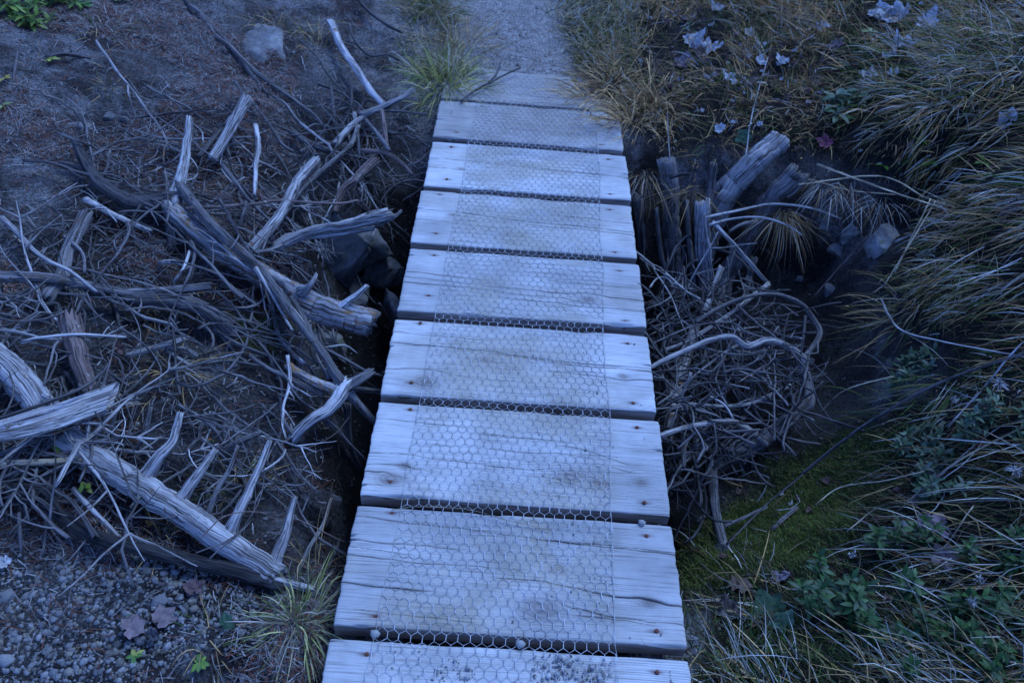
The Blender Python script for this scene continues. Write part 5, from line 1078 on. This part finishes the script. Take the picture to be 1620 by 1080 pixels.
# ------------------------------------------------------------------ leaves
def leaf_mesh(seed, lobes=5, curl=.5, tone=(.25, .2, .2), grid=11):
    """crumpled lobed leaf about one unit wide, two-sided thickness from a doubled sheet"""
    g = np.random.default_rng(seed); nr_, nt_ = 6, 48; th = np.linspace(0, 2 * math.pi, nt_, endpoint=False)
    tips = np.array([0, 1.0, -1.0, 2.0, -2.0]) + g.normal(0, .08, 5); ln = np.array([.58, .54, .54, .44, .44]) * g.uniform(.8, 1.1, 5)
    dth = np.abs((th[:, None] - tips + math.pi) % (2 * math.pi) - math.pi)
    rad = np.maximum(.345, (ln[None] * (1 - .40 * (dth / .62) ** .85)).max(1)) + .02 * np.abs(((th * 4.1) % 1) - .5) + g.normal(0, .012, nt_); rad *= 1 - .6 * np.exp(-((th - math.pi) / .22) ** 2)
    V = [[0, 0, 0]]; 
    for k in range(1, nr_ + 1):
        r = rad * k / nr_
        x, y = r * np.cos(th), r * np.sin(th); V += np.stack([x, y, np.zeros(nt_)], -1).tolist()
    V = np.array(V); r = np.hypot(V[:, 0], V[:, 1]); a = np.arctan2(V[:, 1], V[:, 0]); ph = g.uniform(0, 6)
    ax = V[:, 0] * math.cos(ph) + V[:, 1] * math.sin(ph); curl *= .55; V[:, 2] = curl * (1.5 * ax * ax + .5 * r * r * np.cos(a * 2 - ph) + (fbm(V[:, 0] + seed, V[:, 1], 6, 3, seed) - .5) * .9 + .9 * r * r); V[:, :2] *= (1 - .35 * curl * r[:, None]); V[:, 0] *= g.uniform(.75, 1.1)
    T = [[0, 1 + j, 1 + (j + 1) % nt_] for j in range(nt_)]; F = []
    for k in range(nr_ - 1):
        for j in range(nt_): j2 = (j + 1) % nt_; F.append([1 + k * nt_ + j, 1 + (k + 1) * nt_ + j, 1 + (k + 1) * nt_ + j2, 1 + k * nt_ + j2])
    vein = np.exp(-(np.abs((a[:, None] - tips + math.pi) % (2 * math.pi) - math.pi).min(1) / .05) ** 2) * (r > .03); c = np.array(tone)[None] * (1 + .35 * vein[:, None]) * (.45 + 1.1 * fbm(V[:, 0], V[:, 1], 9, 4, seed + 3))[:, None]
    return mesh_np('dead_leaf', V, np.array(F), np.array(T), {'tone': ('FLOAT_COLOR', np.c_[c, np.ones(len(c))])}, [DEAD])
LGREY, LPINK, LBROWN, LOR, LGRN, LRED = (.36, .35, .345), (.165, .118, .115), (.10, .065, .05), (.26, .12, .03), (.035, .075, .04), (.11, .062, .055)
for k, (u, v, px, tn, cr, lab) in enumerate([
 (208, 992, 46, LPINK, .4, 'pinkish lobed dead leaf on the gravel, left of two lying together'), (256, 978, 42, LPINK, .4, 'pinkish lobed dead leaf on the gravel, right of two lying together'),
 (240, 1005, 30, (.05, .05, .06), .9, 'dark shrivelled leaf just below the two pinkish leaves'), (308, 930, 40, LRED, .5, 'reddish dead leaf with an orange tip near the charred branch'),
 (246, 824, 32, LOR, .5, 'orange-brown dead leaf under the fallen log'), (190, 552, 26, LRED, .7, 'red-brown curled leaf beside the clean bleached stick'),
 (357, 985, 32, LGRN, .2, 'flat bluish green leaf in the gravel near the grass tuft'), (926, 186, 30, LPINK, .8, 'curled pinkish dead leaf on the right end of the seventh plank'),
 (1098, 68, 34, LGREY, .9, 'pale curled leaf in the left part of the leaf cluster on the upper bank'), (1122, 76, 36, LGREY, 1., 'pale crumpled leaf in the middle of the leaf cluster on the upper bank'),
 (1084, 98, 32, LPINK, .9, 'brownish crumpled leaf below the leaf cluster on the upper bank'), (1110, 92, 30, LBROWN, 1., 'brown folded leaf under the leaf cluster on the upper bank'),
 (1208, 72, 22, LGREY, .9, 'small pale cupped leaf right of the leaf cluster'), (1203, 98, 22, LGREY, .8, 'small pale leaf below the cupped leaf'), (1238, 98, 22, LGREY, .8, 'single pale leaf like a shell in the grass'),
 (1160, 128, 34, LGREY, .9, 'wide grey leaf lying below the leaf cluster'), (1184, 132, 26, LBROWN, .9, 'brown leaf beside the wide grey one'), (1134, 14, 22, LGREY, .8, 'pale leaf at the top edge right of the path'), (1188, 54, 18, LGREY, .8, 'tiny pale leaf above the cupped leaf'),
 (1396, 24, 42, LGREY, .9, 'pale curled leaf at the top edge, left of a close pair'), (1420, 26, 44, LGREY, .8, 'hanging pale leaf at the top edge, right of a close pair'), (1464, 36, 40, (.42, .42, .44), .5, 'brightest star-shaped pale leaf near the top right'),
 (1462, 58, 38, (.13, .11, .05), .5, 'olive brown leaf below the brightest star-shaped leaf'), (1428, 74, 34, LGREY, .9, 'grey crumpled leaf left of the long bank grass'), (1408, 88, 28, LGREY, .9, 'small grey leaf below the grey crumpled one'),
 (1374, 122, 30, LGREY, .9, 'bluish crumpled leaf in the middle of the upper right bank'), (1415, 118, 20, LGREY, .8, 'little grey leaf right of the bluish crumpled one'), (1302, 44, 24, LGREY, .8, 'pale leaf with an orange neighbour on the upper right bank'), (1304, 52, 22, LOR, .6, 'orange leaf touching a pale one on the upper right bank'),
 (1320, 72, 26, LPINK, .8, 'pinkish leaf in the upper right grass'), (1290, 130, 30, LBROWN, .8, 'dark brown leaf in the upper right grass'), (1276, 142, 16, LRED, .6, 'small red-orange leaf by the dark brown leaf'), (1240, 20, 20, (.10, .03, .06), .5, 'dark purple leaf at the top edge of the bank'), (1306, 224, 26, (.12, .03, .05), .4, 'purplish red leaf above the dark hollow'),
 (1595, 190, 34, LGREY, .9, 'pale torn leaf at the right edge'), (1600, 330, 36, LBROWN, .9, 'brown crumpled leaf at the right edge half way down'), (1478, 848, 60, (.24, .17, .18), .9, 'large pinkish grey crumpled leaf on the green plants'), (1494, 884, 40, (.20, .14, .13), .5, 'brown leaf lobe hanging below the large crumpled leaf'),
 (1235, 910, 34, (.16, .13, .15), .9, 'greyish curled leaf at the front edge of the moss'), (1170, 930, 40, LBROWN, .9, 'dark brown curled leaf right of the near plank end'), (1150, 965, 46, (.07, .055, .05), .9, 'blackish curled leaf by the lower right planks'), (1215, 965, 58, LGRN, .3, 'broad bluish green leaf in the straw at the lower right'), (1240, 985, 40, (.06, .11, .06), .3, 'second bluish green leaf leaning on the broad one'),
 (1180, 215, 26, LGRN, .3, 'bluish green leaf above the thick pale leaning log'), (1140, 205, 20, LGREY, .7, 'little pale leaf beside the bluish green leaf above the log'),
 (8, 890, 26, LGREY, .9, 'pale curled leaf at the left edge above the gravel'), (1090, 30, 22, LBROWN, .8, 'brown leaf near the top edge above the leaf cluster'), (1550, 700, 24, (.22, .07, .04), .4, 'rusty orange leaf under the tan stalk at the right')]):
    P = hit(u, v, .018, ground); s = px * np.linalg.norm(P - CAM_P) / FPX * (1.1 if u > 700 else .88)
    o = link('dead_leaf' if tn not in (LGRN, (.06, .11, .06)) else 'green_leaf', leaf_mesh(400 + k, 5, cr, tn), None, P); o.scale = (s, s, s)
    q = Vector((0, 0, 1)).rotation_difference((Vector(gnorm(P[0], P[1])) + Vector((CAM_P - P)).normalized() * .25 + Vector(rng.normal(0, .25, 3))).normalized()); o.rotation_euler = (q.to_matrix() @ Matrix.Rotation(rnd.uniform(0, 6.28), 3, 'Z')).to_euler()
    tag(o, lab, 'leaf')
# uncounted leaf scraps among the grass
P = sample_ground(640, VIEW * (MG * (VV < 330) * (.3 + 2.5 * in_poly(UU, VV, [(1000, 20), (1250, 20), (1330, 130), (1250, 200), (1050, 150)])) + ML * .3)); A = Acc()
scr = [leaf_mesh(900 + k, 5, 1.0, t) for k, t in enumerate([LBROWN, LGREY, LRED, LBROWN])]
for m_ in scr:
    n = len(m_.vertices); co = np.empty(n * 3, np.float32); m_.vertices.foreach_get('co', co); co = co.reshape(-1, 3); tn = np.empty(n * 4, np.float32); m_.attributes['tone'].data.foreach_get('color', tn); tn = tn.reshape(-1, 4)
    fs = [list(p.vertices) for p in m_.polygons]; F4 = np.array([f for f in fs if len(f) == 4]); F3 = np.array([f for f in fs if len(f) == 3])
    for p in P[scr.index(m_)::4][:160]:
        s = rng.uniform(.016, .042); M3 = np.array(Matrix.Rotation(rng.uniform(-1, 1), 3, 'X') @ Matrix.Rotation(rng.uniform(0, 6.28), 3, 'Z')); A.add(co @ M3.T * s + p + np.array([0, 0, .012]), F4, F3, tone=tn)
o = link('leaf_scraps', A.mesh('leaf_scraps', [DEAD], types={'tone': 'FLOAT_COLOR'})); o['kind'] = 'stuff'
for m_ in scr: bpy.data.meshes.remove(m_)

# ------------------------------------------------------------------ small green plants
def leaflet(L, wd, tone, fold=.25):
    t = np.array([0, .25, .55, .8, 1.0]); wv = np.array([.12, .8, 1, .62, .05]) * wd; z = -.25 * L * t * t
    V = np.concatenate([np.stack([t * L, -wv, z + wv * fold], -1), np.stack([t * L, 0 * t, z], -1), np.stack([t * L, wv, z + wv * fold], -1)])
    F = [[k, k + 1, 5 + k + 1, 5 + k] for k in range(4)] + [[5 + k, 5 + k + 1, 10 + k + 1, 10 + k] for k in range(4)]
    c = np.tile(np.r_[np.array(tone), 1], (15, 1)); c[5:10, :3] *= 1.25
    return V, np.array(F), c
def seedling(u, v, n, px, tonesp, lab, stem_px=10):
    c = hit(u, v, 0, ground); s = px * np.linalg.norm(c - CAM_P) / FPX; root = bpy.data.objects.new('seedling', None); C.objects.link(root); root.location = c; tag(root, lab, 'seedling')
    hgt = stem_px * np.linalg.norm(c - CAM_P) / FPX
    V, F, T, G = tube(catmull([(0, 0, -.005), (.002, 0, hgt * .5), (0, .002, hgt)], 6), .0011, 5, 1, .05, 0); link('stem', mesh_np('stem', V, F, T, {'grain': ('FLOAT_VECTOR', G)}, [W_RED]), root)
    for k in range(n):
        tn = tonesp[k % len(tonesp)]; V, F, cc = leaflet(s * rng.uniform(.8, 1.1), s * .27, np.array(tn) * rng.uniform(.8, 1.2))
        lf = link('leaf', mesh_np('leaf', V, F, None, {'tone': ('FLOAT_COLOR', cc)}, [LEAFY]), root, (0, 0, hgt * rng.uniform(.75, 1.0))); lf.rotation_euler = (0, rng.uniform(-.55, .1), k * 2.4 + rng.uniform(-.2, .2))
YG = (.13, .20, .03); MGN = (.07, .14, .03); ORL = (.30, .10, .03)
seedling(110, 748, 7, 15, [YG, YG, ORL], 'yellow-green seedling with one orange leaf by the fresh yellow stick', 45)
seedling(146, 792, 6, 12, [YG, (.18, .20, .04)], 'small yellow-green seedling beside the pale crossing stick', 40)
seedling(83, 100, 5, 12, [(.2, .22, .03)], 'tiny bright yellow-green seedling on the upper left slope', 6)
seedling(6, 172, 4, 12, [(.2, .22, .06)], 'pale yellow seedling at the left edge', 6)
seedling(10, 130, 4, 10, [(.24, .18, .03)], 'small orange-yellow seedling near the left edge', 6)
seedling(188, 8, 7, 12, [(.06, .15, .03)], 'fresh green seedling at the top edge above the dry tuft', 8)
seedling(135, 15, 6, 12, [(.06, .13, .03)], 'green seedling left of the dry tuft at the top', 8)
seedling(318, 1052, 8, 14, [MGN, YG], 'green ground seedling at the bottom edge, left of the grass tuft', 8)
seedling(215, 1040, 5, 12, [MGN, (.2, .2, .04)], 'small sparse seedling at the bottom edge', 6)
seedling(333, 700, 5, 8, [MGN, ORL], 'tiny green seedling behind the row of upright branches', 6)
seedling(1372, 58, 6, 13, [YG], 'yellow-green rosette in the upper right grass', 6)
seedling(1450, 225, 6, 13, [(.12, .22, .02)], 'bright green rosette at the right bank, upper one', 6)
seedling(1470, 262, 7, 15, [(.12, .22, .02)], 'bright green rosette at the right bank, middle one', 6)
seedling(1395, 268, 5, 13, [(.10, .20, .02)], 'bright green rosette above the gully, left one', 6)
seedling(1555, 262, 6, 14, [(.10, .18, .02)], 'bright green rosette at the right edge of the bank', 6)
def leafy_plant(u, v, nst, hgt, spread, lpx, tonesp, lab, cat='plant', per=22, z=None):
    c = hit(u, v, 0, ground); sc = np.linalg.norm(c - CAM_P) / FPX; s = lpx * sc * 1.15; spread *= 1.3; nst = max(6, int(nst * 1.1))
    root = bpy.data.objects.new('leafy_plant', None); C.objects.link(root); root.location = c; tag(root, lab, cat); SA = Acc(); LA = Acc()
    for k in range(nst):
        a = rng.uniform(0, 6.28); r = spread * math.sqrt(rng.random()); top = np.array([math.cos(a) * r * 1.3, math.sin(a) * r * 1.3, hgt * rng.uniform(.6, 1.1)]); bx, by = math.cos(a) * r * .6, math.sin(a) * r * .6
        bz = float(ground(c[0] + bx, c[1] + by)) - c[2] - .01; P = catmull([(bx, by, bz), (bx * .4 + top[0] * .6, by * .4 + top[1] * .6, bz + (top[2]) * .55), (top[0], top[1], bz + top[2])], 8)
        V, F, T, G = tube(P, np.linspace(.0014, .0008, 8), 5, k, .05, 0); SA.add(V, F, T, grain=G); ph = rng.uniform(0, 6)
        for j in range(per):
            t = .25 + .75 * j / per; p = P[min(7, int(t * 7.5))] * (1 - (t * 7 % 1)) + P[min(7, int(t * 7.5) + 1)] * (t * 7 % 1) if t < .9 else P[7]
            V, F, cc = leaflet(s * rng.uniform(.7, 1.1) * (.75 + .4 * (1 - t)), s * .15, np.array(tonesp[rng.integers(len(tonesp))]) * rng.uniform(.7, 1.25))
            M3 = np.array(Matrix.Rotation(ph + j * 2.4, 3, 'Z') @ Matrix.Rotation(rng.uniform(-.8, .15) - .5 * (t > .85), 3, 'Y')); LA.add(V @ M3.T + p, F, None, tone=cc)
    link('stem', SA.mesh('stem', [W_RED]), root); link('foliage', LA.mesh('foliage', [LEAFY], types={'tone': 'FLOAT_COLOR'}), root)
DG = [(.022, .06, .014), (.034, .08, .018), (.018, .045, .014)]; FG = [(.06, .10, .05), (.045, .085, .04), (.09, .12, .08)]
leafy_plant(1340, 975, 9, .11, .085, 22, DG, 'dense dark green leafy plant in the middle of the lower right')
leafy_plant(1462, 770, 6, .10, .06, 18, FG, 'frosted green leafy plant under the tan stalks')
leafy_plant(1440, 715, 4, .09, .04, 16, FG, 'small green leafy plant behind the frosted one')
leafy_plant(1570, 690, 5, .11, .05, 18, FG, 'green leafy plant with pale edges at the right edge')
leafy_plant(1490, 960, 8, .11, .08, 20, DG, 'dark green leafy plant with reddish stems right of the dense one')
leafy_plant(1570, 870, 7, .10, .06, 18, DG, 'dark green leafy plant right of the large crumpled leaf')
leafy_plant(1590, 1020, 9, .10, .08, 20, DG, 'dark green leafy plant in the lower right corner')
leafy_plant(1420, 880, 5, .10, .05, 18, DG, 'small dark leafy plant left of the large crumpled leaf')
leafy_plant(1450, 1040, 6, .09, .07, 20, DG, 'dark leafy plant at the bottom edge on the right')
leafy_plant(1425, 600, 4, .08, .04, 16, FG, 'small frosted plant at the gully edge under the bent pale stalk')
leafy_plant(1330, 175, 4, .07, .05, 26, [(.04, .08, .03), (.03, .06, .025)], 'broad-leaved dark green plant above the dark hollow', per=7)
YB = [(.10, .16, .025), (.07, .13, .025), (.14, .19, .03)]
leafy_plant(22, 34, 7, .10, .07, 17, YB, 'bright green leafy shrub in the upper left corner', 'shrub', 12)
leafy_plant(62, 12, 6, .08, .06, 16, YB, 'bright green leafy shrub second from the upper left corner', 'shrub', 12)
leafy_plant(102, 2, 6, .08, .06, 16, YB, 'bright green leafy shrub third from the upper left corner', 'shrub', 12)
leafy_plant(55, 38, 4, .05, .05, 14, YB, 'low green sprig between the upper left shrubs', 'shrub', 9)
# seed heads
def seed_head(u, v, z, px, lab):
    c = at_z(u, v, z); r = px * np.linalg.norm(c - CAM_P) / FPX; n = 46; root = bpy.data.objects.new('dry_flower', None); C.objects.link(root); root.location = c; tag(root, lab, 'dry flower')
    D = rng.normal(0, 1, (n, 3)); D[:, 2] = np.abs(D[:, 2]) * .8; V, F, col = blades(np.zeros((n, 3)), D, rng.uniform(r * .6, r * 1.2, n), np.full(n, r * .10), rng.uniform(.1, .7, n), np.tile([0, 0, -1.0], (n, 1)), tones(n, [(1, (.38, .36, .34)), (1, (.28, .25, .22))]), 3)
    link('head', mesh_np('head', V, F, None, {'tone': ('FLOAT_COLOR', col)}, [GRASS]), root)
    gz = float(ground(c[0], c[1])); P = catmull([(0, 0, 0), (rng.normal(0, .01), .015, (gz - c[2]) * .5), (rng.normal(0, .03), .03, gz - c[2] - .01)], 10); V, F, T, G = tube(P, .0009, 5, 5, .05, 0); link('stem', mesh_np('stem', V, F, T, {'grain': ('FLOAT_VECTOR', G)}, [W_YEL]), root)
for u, v, z, px, lab in [(1582, 607, .20, 13, 'star-shaped dry flower head near the right edge'), (1606, 745, .14, 13, 'fluffy dry flower head at the right edge'), (1548, 915, .06, 8, 'small white seed head between the dark leafy plants, upper one'), (1538, 953, .05, 9, 'small white seed head between the dark leafy plants, lower one'), (1430, 828, -.04, 6, 'tiny white bud left of the large crumpled leaf'), (1099, 1012, -.06, 9, 'pale dry seed head beside the lower right plank corner'), (1510, 632, .06, 7, 'round dry seed head on the bent stalk by the green plant'), (1098, 1030, -.08, 8, 'second pale seed head below the first at the plank corner')]: seed_head(u, v, z, px, lab)
